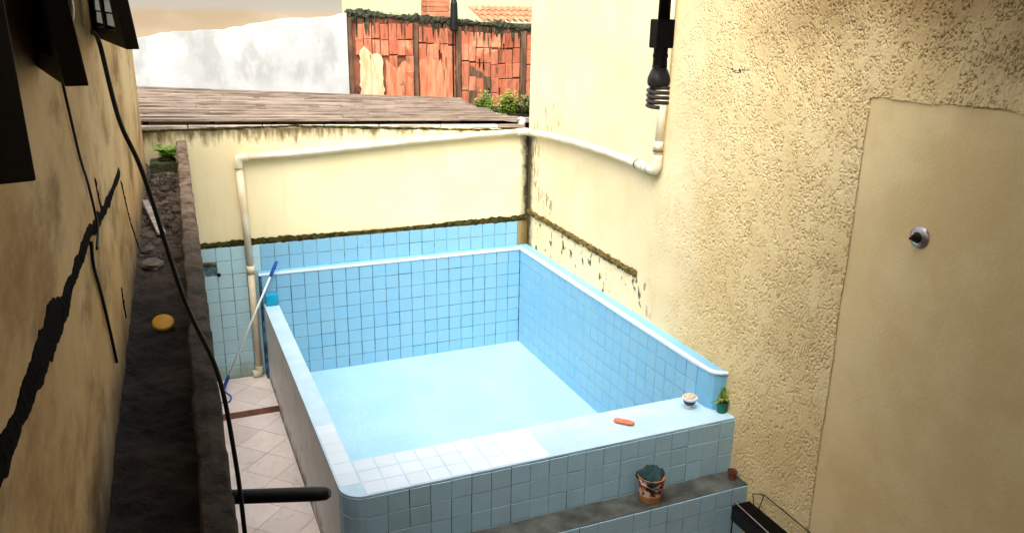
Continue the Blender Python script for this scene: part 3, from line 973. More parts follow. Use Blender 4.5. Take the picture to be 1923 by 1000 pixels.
sash('black framed open shutter with two pale louvred panes', (hx(-4.18) + 0.01, -4.18, 3.80), (-3.927, -5.356, 3.80), -0.11, 4.25, 2)
r2_, P2, L2 = sash('solid black open shutter with a curved handle, beside the louvred one', (hx(-6.14) + 0.012, -6.14, 3.80), (-4.024, -6.747, 3.80), -0.10, 4.25, 0)
bm = BM()
tube(bm, spline([P2(L2 * 0.42, 0.12, -0.024), P2(L2 * 0.46, 0.125, -0.05), P2(L2 * 0.45, 0.17, -0.056), P2(L2 * 0.40, 0.21, -0.048), P2(L2 * 0.38, 0.23, -0.024)], 5), 0.006, 8)
obj('handle', bm, M['chrome'], r2_)
sash('solid black open shutter nearest the camera, cut off by the picture edge', (hx(-7.3) + 0.012, -7.3, 3.80), (-4.022, -7.772, 3.80), -0.02, 4.25, 0)

# cables
def cable(label, pts, r, m='black_rubber', name='cable', cat='cable', n=8, group=None):
    bm = BM(); tube(bm, spline(pts, n), r, 8)
    return tag(obj(name, bm, M[m], None, smooth=True), label, cat, group)
cable('thick black cable sagging from the louvred shutter down over the parapet',
      [(hx(-4.2) + 0.015, -4.2, 3.83), (hx(-4.6) + 0.02, -4.62, 3.83), (-4.04, -5.20, 3.819), (-4.0, -5.38, 3.56), (-3.939, -5.456, 3.362), (-3.852, -5.638, 2.941), (-3.768, -5.764, 2.69), (-3.742, -5.869, 2.411), (-3.737, -5.966, 2.136), (-3.735, -5.99, 1.4), (-3.735, -6.0, 0.4), (-3.70, -6.02, -0.045)], 0.0085)
cable('thin black wire running down the ochre wall from the handled shutter',
      [(hx(-5.79) + .008, -5.79, 3.80), (hx(-5.772) + .008, -5.772, 3.725), (hx(-5.715) + .009, -5.715, 3.621), (hx(-5.594) + .008, -5.594, 3.464), (hx(-5.471) + .009, -5.471, 3.349), (hx(-5.403) + .012, -5.403, 3.223), (hx(-5.43) + .016, -5.43, 3.17), (hx(-5.55) + .016, -5.55, 3.13)], 0.0047)
cable('short black wire on the ochre wall below the mould scar',
      [(hx(-5.67) + .014, -5.67, 3.19), (hx(-5.65) + .009, -5.65, 3.099), (hx(-5.534) + .008, -5.534, 2.962), (hx(-5.435) + .009, -5.435, 2.791), (hx(-5.326) + .008, -5.326, 2.603)], 0.006)

# black spout sticking out of the retaining wall
sp = thing('drain_spout', 'black round drain spout sticking out of the retaining wall over the terrace', 'spout', (-3.74, -4.98, 1.69))
bm = BM()
tube(bm, [(-3.80, -4.96, 1.690), (-3.5, -5.075, 1.700), (-3.345, -5.135, 1.706), (-3.305, -5.15, 1.708), (-3.288, -5.158, 1.712)], [0.035, 0.035, 0.035, 0.032, 0.021], 18)
obj('pipe', bm, M['black_plastic'], sp, smooth=False)
bm = BM(); tube(bm, [(-3.76, -4.975, 1.6913), (-3.735, -4.985, 1.692)], 0.045, 18)
obj('collar', bm, M['black_plastic'], sp)

# ------------------------------------------------------------------ white plastic water pipe
pp = thing('water_pipe', 'white plastic water pipe from the terrace along both yellow walls', 'pipe', (-3.089, 0.1, 0.0))
R = 0.036
def pseg(name, pts, r=R, m='pvc'):
    bm = BM(); tube(bm, pts, r, 16)
    return obj(name, bm, M[m], pp, smooth=True)
pseg('pipe_length', [(-3.089, 0.095, 0.06), (-3.094, 0.095, 1.27)])
pseg('pipe_length', [(-3.094, 0.095, 1.27), (-3.128, 0.095, 2.40)])
pseg('coupling', [(-3.0935, 0.095, 1.20), (-3.0955, 0.095, 1.285)], R + 0.006)
pseg('elbow', spline([(-3.089, 0.095, 0.13), (-3.09, 0.095, 0.07), (-3.105, 0.09, 0.048), (-3.16, 0.085, 0.044)], 5), R + 0.007)
pseg('elbow', spline([(-3.127, 0.095, 2.33), (-3.128, 0.095, 2.40), (-3.11, 0.095, 2.436), (-3.03, 0.095, 2.442)], 5), R + 0.007)
pseg('pipe_length', [(-3.10, 0.095, 2.438), (-2.52, 0.095, 2.459), (-1.728, 0.095, 2.503), (-1.126, 0.095, 2.535), (-0.494, 0.095, 2.561), (0.06, 0.095, 2.575)])
pseg('elbow', spline([(-0.03, 0.095, 2.571), (0.05, 0.095, 2.574), (0.088, 0.06, 2.576), (0.09, -0.03, 2.580)], 5), R + 0.007)
pseg('pipe_length', spline([(0.09, 0.0, 2.578), (0.09, -0.4, 2.602), (0.09, -0.886, 2.627), (0.09, -1.584, 2.640), (0.09, -2.096, 2.635), (0.09, -2.48, 2.622)], 4))
pseg('coupling', [(0.09, -2.36, 2.626), (0.09, -2.48, 2.622)], R + 0.007)
pseg('elbow', spline([(0.09, -2.46, 2.622), (0.09, -2.60, 2.622), (0.09, -2.655, 2.64), (0.09, -2.665, 2.76)], 5), R + 0.008)
pseg('pipe_length', [(0.09, -2.66, 2.70), (0.09, -2.69, 3.177), (0.09, -2.72, 4.4), (0.09, -2.72, 6.2)])
pseg('coupling', [(0.09, -2.664, 2.80), (0.09, -2.668, 2.88)], R + 0.005)
for a, b in (((0.09, -2.355, 2.626), (0.09, -2.345, 2.6265)), ((0.09, -2.545, 2.6212), (0.09, -2.553, 2.6212)), ((0.09, -2.6635, 2.79), (0.09, -2.664, 2.798))):
    pseg('joint_seal', [a, b], R + 0.0095, 'pvc_seal')
for q in ((-3.1, 1.9, 'v'), (-2.2, 2.474, 'h'), (-0.9, 2.543, 'h')):
    bm = BM()
    if q[2] == 'h': tube(bm, [(q[0] - 0.008, 0.095, q[1]), (q[0] + 0.008, 0.095, q[1])], R + 0.003, 16); box(bm, (q[0] - 0.007, 0.12, q[1] - 0.01), (q[0] + 0.007, EX + 0.004, q[1] + 0.01))
    else: tube(bm, [(-3.1125, 0.095, q[1] - 0.008), (-3.1125, 0.095, q[1] + 0.008)], R + 0.003, 16); box(bm, (-3.12, 0.12, q[1] - 0.007), (-3.105, EX + 0.004, q[1] + 0.007))
    obj('clip', bm, M['pvc'], pp)

# ------------------------------------------------------------------ hanging bulb
bl = thing('hanging_bulb', 'unlit spiral bulb, grey from backlight, hanging from a black cable in front of the cream wall', 'bulb', (-2.63, -6.765, 3.72))
bx_, by_ = -2.627, -6.765
bm = BM(); tube(bm, [(bx_ + 0.003, by_, 3.93), (bx_ + 0.004, by_, 4.2), (bx_, by_, 4.98)], [0.0165, 0.0145, 0.014], 12)
obj('cord', bm, M['black_rubber'], bl, smooth=True)
bm = BM(); box(bm, (bx_ - 0.0265, by_ - 0.02, 3.872), (bx_ + 0.0265, by_ + 0.02, 3.946))
obj('connector_box', bm, M['black_plastic'], bl, bevel=0.004)
bm = BM(); lathe(bm, [(0.019, 0.875 - 0.875), (0.019, -0.015), (0.0205, -0.016), (0.0205, -0.024), (0.019, -0.026), (0.0195, -0.045), (0.021, -0.05)], (bx_, by_, 3.873), 20)
obj('lamp_holder', bm, M['black_plastic'], bl, smooth=False)
bm = BM(); lathe(bm, [(0.018, 0), (0.024, -0.012), (0.030, -0.028), (0.031, -0.038), (0.029, -0.048), (0.024, -0.053), (0.008, -0.054)], (bx_, by_, 3.824), 24)
obj('ballast', bm, M['grey_ballast'], bl, smooth=True)
bm = BM()
hel = [(bx_ + (0.018 if i < 6 else 0.027) * math.cos(i * 0.35 + 2.6), by_ + (0.018 if i < 6 else 0.027) * math.sin(i * 0.35 + 2.6), 3.775 - 0.0132 * i * 0.35 / (2 * math.pi) * 1.0 - (0.0)) for i in range(0, 78)]
tube(bm, hel, 0.0052, 8)
obj('spiral_tube', bm, M['grey_glass'], bl, smooth=True)

# ------------------------------------------------------------------ tap on the smooth panel
tp = thing('shower_valve', 'round chrome shower valve without a handle on the smooth panel', 'valve', (EX, -5.378, 2.729))
c = (EX - 0.001, -5.378, 2.729)
bm = BM(); lathe(bm, [(0.066, 0), (0.068, 0.008), (0.064, 0.018), (0.046, 0.022), (0.028, 0.034)], c, 28, 'x')
obj('escutcheon', bm, M['chrome'], tp, smooth=True)
bm = BM(); lathe(bm, [(0.034, 0.020), (0.032, 0.036), (0.024, 0.042), (0.020, 0.062), (0.015, 0.064)], c, 18, 'x')
obj('valve_body', bm, M['dark_metal'], tp)
bm = BM(); lathe(bm, [(0.009, 0.062), (0.009, 0.088), (0.006, 0.090)], c, 10, 'x')
obj('spindle', bm, M['dark_metal'], tp)

# ------------------------------------------------------------------ pool brush pole and sponge
po = thing('brush_pole', 'thin white pole with blue grips leaning on the pool corner', 'pole', (-3.5, -0.14, 0.0))
A, B = Vector((-3.50, -0.16, 0.02)), Vector((-2.835, -0.03, 1.345))
bm = BM(); tube(bm, [A + (B - A) * 0.09, A + (B - A) * 0.9], 0.011, 10); obj('rod', bm, M['white_rod'], po, smooth=True)
bm = BM(); tube(bm, [A + (B - A) * 0.005, A + (B - A) * 0.02, A + (B - A) * 0.10, A + (B - A) * 0.115], [0.014, 0.02, 0.019, 0.013], 10); obj('grip', bm, M['blue_plastic'], po, smooth=True)
bm = BM(); tube(bm, [A + (B - A) * 0.88, A + (B - A) * 0.89, A + (B - A) * 0.995, A + (B - A) * 1.0], [0.013, 0.019, 0.019, 0.012], 10); obj('grip', bm, M['blue_plastic'], po, smooth=True)
bm = BM(); tube(bm, spline([A + Vector((0.0, 0, 0.01)), (-3.47, -0.22, 0.012), (-3.435, -0.32, 0.012), (-3.45, -0.42, 0.012), (-3.50, -0.46, 0.012), (-3.53, -0.43, 0.012)], 6), 0.007, 6); obj('hanging_loop', bm, M['blue_plastic'], po, smooth=True)
bm = BM(); box(bm, (-2.985, -0.10, ZE + 0.001), (-2.855, -0.012, ZE + 0.125))
o = obj('scrubbing_sponge', bm, M['cyan_foam'], None, bevel=0.012)
tag(o, 'bright cyan block sponge standing on the far end of the pool rim', 'sponge')

# ------------------------------------------------------------------ things on the rim
bm = BM()
seg = 14
prof = []
for i in range(seg + 1):
    a = math.pi * i / seg
    prof.append((0.0 if i in (0, seg) else 1.0 * math.sin(a) ** 0.45, -math.cos(a)))
ax_ = Vector((0.085, -0.085, 0)).normalized(); sx_ = Vector((0.72, 0.69, 0))
rings = []
cc = Vector((-0.752, -3.735, ZE + 0.0175))
for r_, h in prof:
    rings.append([bm.verts.new(cc + ax_ * h * 0.083 + sx_ * 0.029 * r_ * math.copysign(abs(math.cos(k * math.pi / 6)) ** .7, math.cos(k * math.pi / 6)) + Vector((0, 0, 0.0172)) * r_ * math.copysign(abs(math.sin(k * math.pi / 6)) ** .6, math.sin(k * math.pi / 6))) for k in range(12)])
for i in range(seg):
    for k in range(12): bm.faces.new((rings[i][k], rings[i][(k + 1) % 12], rings[i + 1][(k + 1) % 12], rings[i + 1][k]))
bmesh.ops.remove_doubles(bm, verts=bm.verts[:], dist=1e-5)
tag(obj('pumice_block', bm, M['orange_soap'], None, smooth=True), 'small orange oblong pumice block lying on the pool rim', 'pumice')

bo = thing('footed_bowl', 'small white and navy footed bowl heaped with cream pebbles', 'bowl', (-0.121, -3.70, ZE))
bc = (-0.121, -3.70, ZE + 0.0005)
bm = BM(); lathe(bm, [(0.028, 0), (0.030, 0.006), (0.022, 0.016), (0.024, 0.026), (0.034, 0.034)], bc, 24); obj('foot', bm, M['white_ceramic'], bo, smooth=True)
bm = BM(); lathe(bm, [(0.032, 0.034), (0.044, 0.046), (0.051, 0.064), (0.053, 0.076)], bc, 24); obj('cup', bm, M['navy_glaze'], bo, smooth=True)
bm = BM(); lathe(bm, [(0.053, 0.076), (0.061, 0.088), (0.064, 0.097), (0.060, 0.103), (0.052, 0.099), (0.02, 0.100)], bc, 24); obj('brim', bm, M['white_ceramic'], bo, smooth=True)
rng = random.Random(9)
for i in range(16):
    a = i * 2.4; rr = 0.043 * math.sqrt(i / 16)
    bm = BM(); bmesh.ops.create_icosphere(bm, subdivisions=1, radius=0.014 + rng.random() * 0.005)
    for v in bm.verts: v.co = Vector((v.co.x * 1.15 + bc[0] + rr * math.cos(a), v.co.y + bc[1] + rr * math.sin(a), v.co.z * 0.75 + bc[2] + 0.106 + 0.012 * (1 - rr / 0.043)))
    obj('pebble', bm, M['pebble'], bo, smooth=True)

def leaf(bm, base, d, L, W, up=Vector((0, 0, 1)), droop=0.3, fold=0.15):
    """one folded leaf of 4 quads from base along d"""
    d = Vector(d).normalized(); s = d.cross(up)
    if s.length < 1e-3: s = Vector((1, 0, 0))
    s.normalize(); n = s.cross(d)
    prev = None
    for t, w_ in ((0, 0.12), (0.35, 1.0), (0.7, 0.75), (1.0, 0.05)):
        c = Vector(base) + d * L * t - Vector((0, 0, 1)) * droop * L * t * t
        row = [bm.verts.new(c - s * W * w_ + n * fold * W * w_), bm.verts.new(c), bm.verts.new(c + s * W * w_ + n * fold * W * w_)]
        if prev:
            bm.faces.new((prev[0], prev[1], row[1], row[0])); bm.faces.new((prev[1], prev[2], row[2], row[1]))
        prev = row

cp = thing('potted_cactus', 'small cactus with dry leaves in a green pot at the end of the pool rim', 'potted plant', (0.085, -3.85, ZE))
pc = (0.085, -3.853, ZE + 0.0005)
bm = BM(); lathe(bm, [(0.034, 0), (0.036, 0.003), (0.043, 0.078), (0.047, 0.079), (0.047, 0.092), (0.042, 0.092), (0.040, 0.080), (0.01, 0.079)], pc, 24); obj('pot', bm, M['green_pot'], cp)
bm = BM(); lathe(bm, [(0.0405, 0.0795), (0.03, 0.085), (0.005, 0.087)], pc, 16, jig=0.08); obj('soil', bm, M['soil'], cp)
bm = BM()
for (dx, dy, r0, h0) in ((0.0, 0.0, 0.022, 0.15), (-0.018, 0.004, 0.014, 0.085), (0.016, -0.008, 0.013, 0.07)):
    n_ = 16
    rings = []
    for t in np.linspace(0, 1, 9):
        rr = r0 * (0.75 + 0.25 * math.sin(t * math.pi)) * (math.sqrt(max(0.02, 1 - max(0, (t - 0.75) / 0.25) ** 2)))
        rings.append([bm.verts.new((pc[0] + dx * (1 + t) + rr * (1.0 if k % 2 else 0.76) * math.cos(k * 2 * math.pi / n_), pc[1] + dy + rr * (1.0 if k % 2 else 0.76) * math.sin(k * 2 * math.pi / n_), pc[2] + 0.08 + h0 * t)) for k in range(n_)])
    for i in range(8):
        for k in range(n_): bm.faces.new((rings[i][k], rings[i][(k + 1) % n_], rings[i + 1][(k + 1) % n_], rings[i + 1][k]))
    bm.faces.new(rings[-1])
obj('cactus_stem', bm, M['cactus'], cp)
rng = random.Random(3)
for i in range(14):
    a = i * 2.4 + rng.random() * .5
    bm = BM(); leaf(bm, (pc[0] + 0.012 * math.cos(a), pc[1] + 0.012 * math.sin(a), pc[2] + 0.09 + rng.random() * 0.03), (math.cos(a), math.sin(a), 0.4 + rng.random() * 0.8), 0.06 + rng.random() * 0.04, 0.012, droop=0.6)
    obj('leaf', bm, M['cactus'] if i % 2 else M['dry_leaf'], cp)

# ------------------------------------------------------------------ things on the bench
bk = thing('paint_bucket', 'scuffed printed bucket with a dark cloth on top on the bench', 'bucket', (-0.70, -4.088, 0.404))
kc = (-0.70, -4.088, 0.4045)
bm = BM(); lathe(bm, [(0.080, 0), (0.084, 0.004), (0.093, 0.10), (0.101, 0.195), (0.106, 0.196), (0.107, 0.206), (0.102, 0.208), (0.098, 0.196), (0.03, 0.194)], kc, 32); obj('bucket_body', bm, M['bucket'], bk, smooth=False)
bm = BM(); tube(bm, spline([(kc[0] - 0.107, kc[1], kc[2] + 0.195), (kc[0] - 0.10, kc[1] - 0.05, kc[2] + 0.17), (kc[0] - 0.03, kc[1] - 0.112, kc[2] + 0.145), (kc[0] + 0.05, kc[1] - 0.108, kc[2] + 0.15), (kc[0] + 0.104, kc[1] - 0.03, kc[2] + 0.185), (kc[0] + 0.107, kc[1], kc[2] + 0.195)], 6), 0.003, 6); obj('wire_handle', bm, M['chrome'], bk, smooth=True)
# crumpled cloth heap
bm = BM()
rng = random.Random(21)
nr, na = 9, 28
rings = []
for i in range(nr + 1):
    t = i / nr
    ring = []
    for k in range(na):
        a = 2 * math.pi * k / na
        rr = 0.108 * t * (1 + 0.12 * math.sin(3 * a + 1) * t + 0.06 * math.sin(7 * a + 4 * t))
        h = 0.205 + 0.075 * (1 - t ** 1.5) + 0.016 * math.sin(5 * a + 9 * t) * t + 0.01 * math.sin(9 * a - 5 * t) - (0.03 * max(0, t - 0.85) / 0.15)
        ring.append(bm.verts.new((kc[0] + max(rr, 1e-3) * math.cos(a), kc[1] + max(rr, 1e-3) * math.sin(a) * 0.96, kc[2] + h)))
    rings.append(ring)
for i in range(nr):
    for k in range(na): bm.faces.new((rings[i][k], rings[i][(k + 1) % na], rings[i + 1][(k + 1) % na], rings[i + 1][k]))
bm.faces.new(rings[0][::-1]); bm.faces.new(rings[-1])
tag(obj('floor_cloth', bm, M['teal_cloth'], None, smooth=True), 'crumpled dark teal cloth heaped on the printed bucket', 'cloth')

cu = thing('clay_cup', 'tiny brown clay cup at the wall end of the bench', 'cup', (0.06, -4.09, 0.404))
uc = (0.06, -4.092, 0.4045)
bm = BM(); lathe(bm, [(0.026, 0), (0.028, 0.002), (0.033, 0.05), (0.040, 0.062), (0.040, 0.074), (0.035, 0.074), (0.032, 0.056), (0.005, 0.054)], uc, 20); obj('cup_body', bm, M['brown_pot'], cu)
bm = BM(); lathe(bm, [(0.0325, 0.0545), (0.02, 0.060), (0.003, 0.061)], uc, 14, jig=0.06); obj('soil', bm, M['soil'], cu)

# wire rack in the corner
rk = thing('wire_rack', 'black mesh rack with thin wire rails in the corner by the bench', 'rack', (0.0, -4.7, -0.06))
bm = BM()
x0, x1, y0, y1, zt, zb = -0.085, 0.085, -5.45, -4.30, 0.315, 0.20
for k in range(12):
    x = x0 + (x1 - x0) * k / 11
    box(bm, (x - 0.0035, y0, zt - 0.010), (x + 0.0035, y1, zt - 0.003))
obj('long_wire', bm, M['dark_metal'], rk)
bm = BM()
for k in range(60):
    y = y0 + (y1 - y0) * k / 59
    box(bm, (x0, y - 0.0035, zt - 0.0025), (x1, y + 0.0035, zt + 0.004))
obj('cross_wire', bm, M['dark_metal'], rk)
bm = BM()
box(bm, (x0 + 0.003, y0 + .003, zb - 0.006), (x1 - 0.003, y1 - .003, zb)); 
for (a, b) in (((x0, y0, zb), (x0 + 0.005, y1, zt)), ((x1 - 0.005, y0, zb), (x1, y1, zt)), ((x0 + 0.006, y1 - 0.005, zb), (x1 - 0.006, y1, zt)), ((x0 + 0.006, y0, zb), (x1 - 0.006, y0 + 0.005, zt))): box(bm, a, b)
obj('tray', bm, M['black_plastic'], rk)
bm = BM(); tube(bm, [(-0.070, -4.30, 0.31), (-0.067, -4.305, 0.352), (-0.087, -4.719, 0.352), (-0.10, -5.44, 0.352), (-0.08, -5.45, 0.31)], 0.004, 8); obj('rail', bm, M['chrome'], rk)
bm = BM(); tube(bm, [(0.075, -4.36, 0.31), (0.10, -4.305, 0.357 + 0.03), (0.10, -4.428, 0.45), (0.10, -4.928, 0.44), (0.10, -5.44, 0.43), (0.08, -5.45, 0.31)], 0.004, 8); tube(bm, [(0.08, -4.41, 0.31), (0.10, -4.428, 0.45)], 0.004, 8); obj('rail', bm, M['dark_metal'], rk)
for x in (x0 + 0.01, x1 - 0.01):
    for y in (y0 + 0.01, y1 - 0.01):
        bm = BM(); tube(bm, [(x, y, -0.068), (x, y, 0.20)], 0.006, 8); obj('leg', bm, M['dark_metal'], rk)

# ------------------------------------------------------------------ things in the gutter
bm = BM(); lathe(bm, [(0.046, 0), (0.052, 0.006), (0.052, 0.016), (0.046, 0.022), (0.03, 0.025), (0.004, 0.026)], (-3.945, -4.50, 2.43), 28)
for v in bm.verts:
    d = v.co - Vector((-3.945, -4.50, 2.43)); v.co = Vector((-3.945, -4.50, 2.435)) + Matrix.Rotation(rad(28), 3, 'X') @ d
tag(obj('jar_lid', bm, M['yellow_plastic'], None), 'round yellow plastic lid lying in the dark gutter', 'lid')
bm = BM()
hexa(bm, [(-3.94, -2.70, 2.425), (-3.885, -2.70, 2.425), (-3.99, -1.80, 2.46), (-4.03, -1.80, 2.46), (-3.94, -2.70, 2.445), (-3.885, -2.70, 2.447), (-3.99, -1.80, 2.482), (-4.03, -1.80, 2.482)])
tag(obj('wood_offcut', bm, M['pale_batten'], None, bevel=0.003), 'pale wooden offcut lying in the gutter against the old house', 'wood')
rng = random.Random(17)
stones = [(-3.86, -1.1, .05, 'grey stone lying in the gutter nearest the green plant'), (-3.78, -1.95, .045, 'small grey stone in the gutter against the parapet'), (-3.98, -3.35, .06, 'largest dark grey stone in the gutter beside the old house'), (-4.0, -3.0, .04, 'grey stone just beyond the largest stone in the gutter')]
for x, y, s, lab in stones:
    bm = BM(); bmesh.ops.create_icosphere(bm, subdivisions=2, radius=s)
    for v in bm.verts:
        k = 1 + rng.uniform(-0.18, 0.18)
        v.co = Vector((v.co.x * 1.1 * k + x, v.co.y * 1.5 * k + y, v.co.z * 0.6 * k + 2.41))
    tag(obj('stone', bm, M['rubble'], None), lab, 'stone', 'stones lying in the gutter')
bm = BM()
for i in range(170):
    x, y = -3.97 + rng.random() * 0.24, -0.4 - abs(rng.gauss(0, 1.1))
    s = 0.006 + rng.random() ** 3 * 0.022
    m0 = Matrix.Translation((x + TH * y, y, 2.415 + rng.random() * 0.012)) @ Matrix.Rotation(rng.random() * 6, 4, Vector((rng.random() - .5, rng.random() - .5, rng.random())).normalized())
    vs = bmesh.ops.create_cube(bm, size=s)['verts']
    for v in vs: v.co = m0 @ Vector((v.co.x * 1.5, v.co.y * (0.8 + rng.random() * .6), v.co.z * 0.6))
tag(obj('rubble', bm, M['rubble'], None), kind='stuff')

# planter block and fern at the gutter's far end
bm = BM(); box(bm, (-3.955, -0.30, 2.40), (-3.715, 0.02, 2.49))
for v in bm.verts: v.co += Vector((rng.uniform(-.01, .01), rng.uniform(-.01, .01), rng.uniform(-.008, .008)))
tag(obj('planter_block', bm, M['mossy_block'], None, bevel=0.012), 'mossy cement planter block closing the far end of the gutter', 'planter')
fe = thing('fern', 'bright green fern growing on the mossy block at the gutter end', 'fern', (-3.81, -0.1, 2.505))
rng = random.Random(31)
for i in range(30):
    a = i * 2.399 + rng.random() * 0.4
    L = 0.20 + rng.random() * 0.14
    base = Vector((-3.80 + rng.uniform(-.04, .05), -0.12 + rng.uniform(-.05, .05), 2.50))
    d = Vector((math.cos(a) * 0.75, math.sin(a) * 0.75, 1.2 + rng.random() * 0.8)).normalized()
    side = d.cross(Vector((0, 0, 1))).normalized()
    bm = BM()
    for k in range(1, 10):
        t = k / 9
        p = base + d * L * t - Vector((0, 0, 0.55)) * L * t * t
        for s in (-1, 1):
            leaf(bm, p, side * s + d * 0.5, 0.058 * (1.1 - t * 0.7), 0.0125, droop=0.3)
    tube(bm, [base + d * L * t - Vector((0, 0, 0.55)) * L * t * t for t in (0, .25, .5, .75, 1)], [0.002, .002, .0015, .001, .0006], 5)
    obj('frond', bm, M['leaf_bright'], fe)
bm = BM(); bmesh.ops.create_icosphere(bm, subdivisions=2, radius=0.05)
for v in bm.verts: v.co = Vector((v.co.x * 1.7 * (1 + rng.uniform(-.1, .1)) - 3.81, v.co.y * 1.5 - 0.12, v.co.z * 0.5 + 2.505))
obj('root_clump', bm, M['mossy_block'], fe)

# ------------------------------------------------------------------ shed roof beyond the back wall
# plane through the front edge (y 0.3) and the back edge (y 2.0)
def roof_z(x, y):
    zf = 2.80 - 0.035 * (x + 3.97)
    zb = 2.985 - 0.060 * (x + 3.97)
    return zf + (zb - zf) * (y - 0.3) / 1.7
sr = thing('shed_roof', 'low lean-to roof of weathered grey boards behind the yellow wall', 'roof', (-2.0, 1.1, 2.4))
rng = random.Random(41)
rows = 11
for r in range(rows):
    ya, yb = 0.30 + 1.7 * r / rows - 0.02, 0.30 + 1.7 * (r + 1) / rows + 0.012
    x = -5.2 + rng.uniform(-0.6, 0)
    while x < 0.1:
        L = 1.3 + rng.random() * 1.2
        xe = min(x + L, (0.16 if r < 2 else 0.06 - 0.02 * r) + rng.uniform(-.06, .06))
        if xe - x > 0.1:
            lift = 0.012 + rng.uniform(0, 0.012); sk = rng.uniform(-0.012, 0.012)
            bm = BM()
            za = lambda xx, yy, d: roof_z(xx, yy) + d
            hexa(bm, [(x + .003, ya + sk, za(x, ya, lift)), (xe - .003, ya - sk, za(xe, ya, lift)), (xe - .003, yb, za(xe, yb, -0.006)), (x + .003, yb, za(x, yb, -0.006)),
                      (x + .003, ya + sk, za(x, ya, lift + .022)), (xe - .003, ya - sk, za(xe, ya, lift + .022)), (xe - .003, yb, za(xe, yb, 0.014)), (x + .003, yb, za(x, yb, 0.014))])
            obj('board', bm, M['old_board'], sr)
        x = xe
        if xe >= -0.1: break
# front battens in short lengths, dark gap behind them
x = -4.9
k = 0
while x < 0.12:
    xe = min(x + 0.55 + rng.random() * 0.5, 0.14)
    dz = rng.uniform(-0.004, 0.004)
    bm = BM()
    hexa(bm, [(x + .006, 0.235, roof_z(x, .3) - 0.058 + dz), (xe - .006, 0.235, roof_z(xe, .3) - 0.058 + dz), (xe - .006, 0.275, roof_z(xe, .3) - 0.058), (x + .006, 0.275, roof_z(x, .3) - 0.058),
              (x + .006, 0.235, roof_z(x, .3) - 0.026 + dz), (xe - .006, 0.235, roof_z(xe, .3) - 0.026 + dz), (xe - .006, 0.275, roof_z(xe, .3) - 0.020), (x + .006, 0.275, roof_z(x, .3) - 0.020)])
    if x < -0.75: obj('batten', bm, M['pale_batten'], sr)
    else: obj('batten', bm, M['old_board'], sr)
    x = xe; k += 1
for x in np.arange(-4.6, 0.1, 0.62):
    bm = BM(); hexa(bm, [(x, .285, roof_z(x, .3) - .10), (x + .05, .285, roof_z(x, .3) - .10), (x + .05, 1.96, roof_z(x, 1.96) - .10), (x, 1.96, roof_z(x, 1.96) - .10), (x, .285, roof_z(x, .3) - .012), (x + .05, .285, roof_z(x, .3) - .012), (x + .05, 1.96, roof_z(x, 1.96) - .012), (x, 1.96, roof_z(x, 1.96) - .012)])
    obj('rafter', bm, M['dark_wood'], sr)
bm = BM(); box(bm, (-4.9, EX + 0.17, 2.42), (0.16, 0.21, 2.60)); obj('wall_plate', bm, M['dark_wood'], sr)
bm = BM(); box(bm, (-5.2, 1.97, -0.12), (0.3, 2.07, 2.60)); obj('shed_wall', bm, M['offwhite'], sr)

# cement slab with weeds at the roof's right end
wb = thing('weed_bed', 'cracked pale cement ledge at the right end of the board roof', 'ledge', (0.3, 1.5, 2.4))
bm = BM()
edge = spline([(-0.10, 1.9, 2.70), (-0.08, 1.45, 2.695), (0.02, 1.18, 2.665), (0.20, 1.02, 2.625), (0.42, 0.95, 2.605), (0.75, 0.92, 2.60)], 5)
prof = [[bm.verts.new((p.x, p.y, p.z - .05)), bm.verts.new((p.x, p.y, p.z + rng.uniform(-.005, .005))), bm.verts.new((p.x + .08, p.y + .1, p.z + .008)), bm.verts.new((p.x + 0.08, p.y + .1, p.z - .05))] for p in edge]
for i in range(len(prof) - 1):
    for k in range(4): bm.faces.new((prof[i][k], prof[i][(k + 1) % 4], prof[i + 1][(k + 1) % 4], prof[i + 1][k]))
bm.faces.new(prof[0]); bm.faces.new(prof[-1][::-1])
obj('cement_edge', bm, M['pale_cement'], wb)
bm = BM(); prism(bm, [(-0.05, 1.95), (-0.03, 1.45), (0.07, 1.24), (0.25, 1.09), (0.46, 1.02), (0.9, 1.0), (0.9, 1.95)], lambda a, b: (a, b, 2.2), lambda a, b: (a, b, 2.645))
obj('soil', bm, M['soil'], wb)
bm = BM(); box(bm, (-0.12, 0.36, 2.40), (0.16, 0.95, 2.52)); obj('recess_shade_board', bm, M['dark_wood'], wb)  # near-black board in the gap, its shade put into the colour
def weed(name, label, c, rx, ry, h, n, mats, L, seed, group):
    rng = random.Random(seed)
    root = thing(name, label, 'weeds', (c[0], c[1], c[2]), group)
    for mi, m in enumerate(mats):
        bm = BM()
        for i in range(n):
            a, r = rng.random() * 6.28, math.sqrt(rng.random())
            b = Vector((c[0] + rx * r * math.cos(a), c[1] + ry * r * math.sin(a), c[2]))
            hh = h * (0.45 + 0.55 * rng.random()) * (1.1 - 0.5 * r)
            tip = b + Vector((rng.gauss(0, .03), rng.gauss(0, .03), hh))
            tube(bm, [b, (b + tip) / 2 + Vector((rng.gauss(0, .006), 0, 0)), tip], [0.0025, 0.002, 0.001], 4)
            for k in range(9):
                t = 0.2 + 0.8 * k / 8
                aa = k * 2.4 + rng.random()
                leaf(bm, b + (tip - b) * t, (math.cos(aa), math.sin(aa), 0.5 + rng.random() * 0.5), L * (0.7 + rng.random() * .6), L * 0.28, droop=0.5)
        obj('stems_and_leaves' if mi == 0 else 'dry_stems', bm, m, root)
    return root
WG = 'weed clumps on the cement ledge'
weed('weed_clump', 'olive weed clump at the curved left corner of the cement ledge', (0.05, 1.34, 2.64), 0.11, 0.12, 0.30, 44, [M['leaf_weed'], M['leaf_bright']], 0.05, 1, WG)
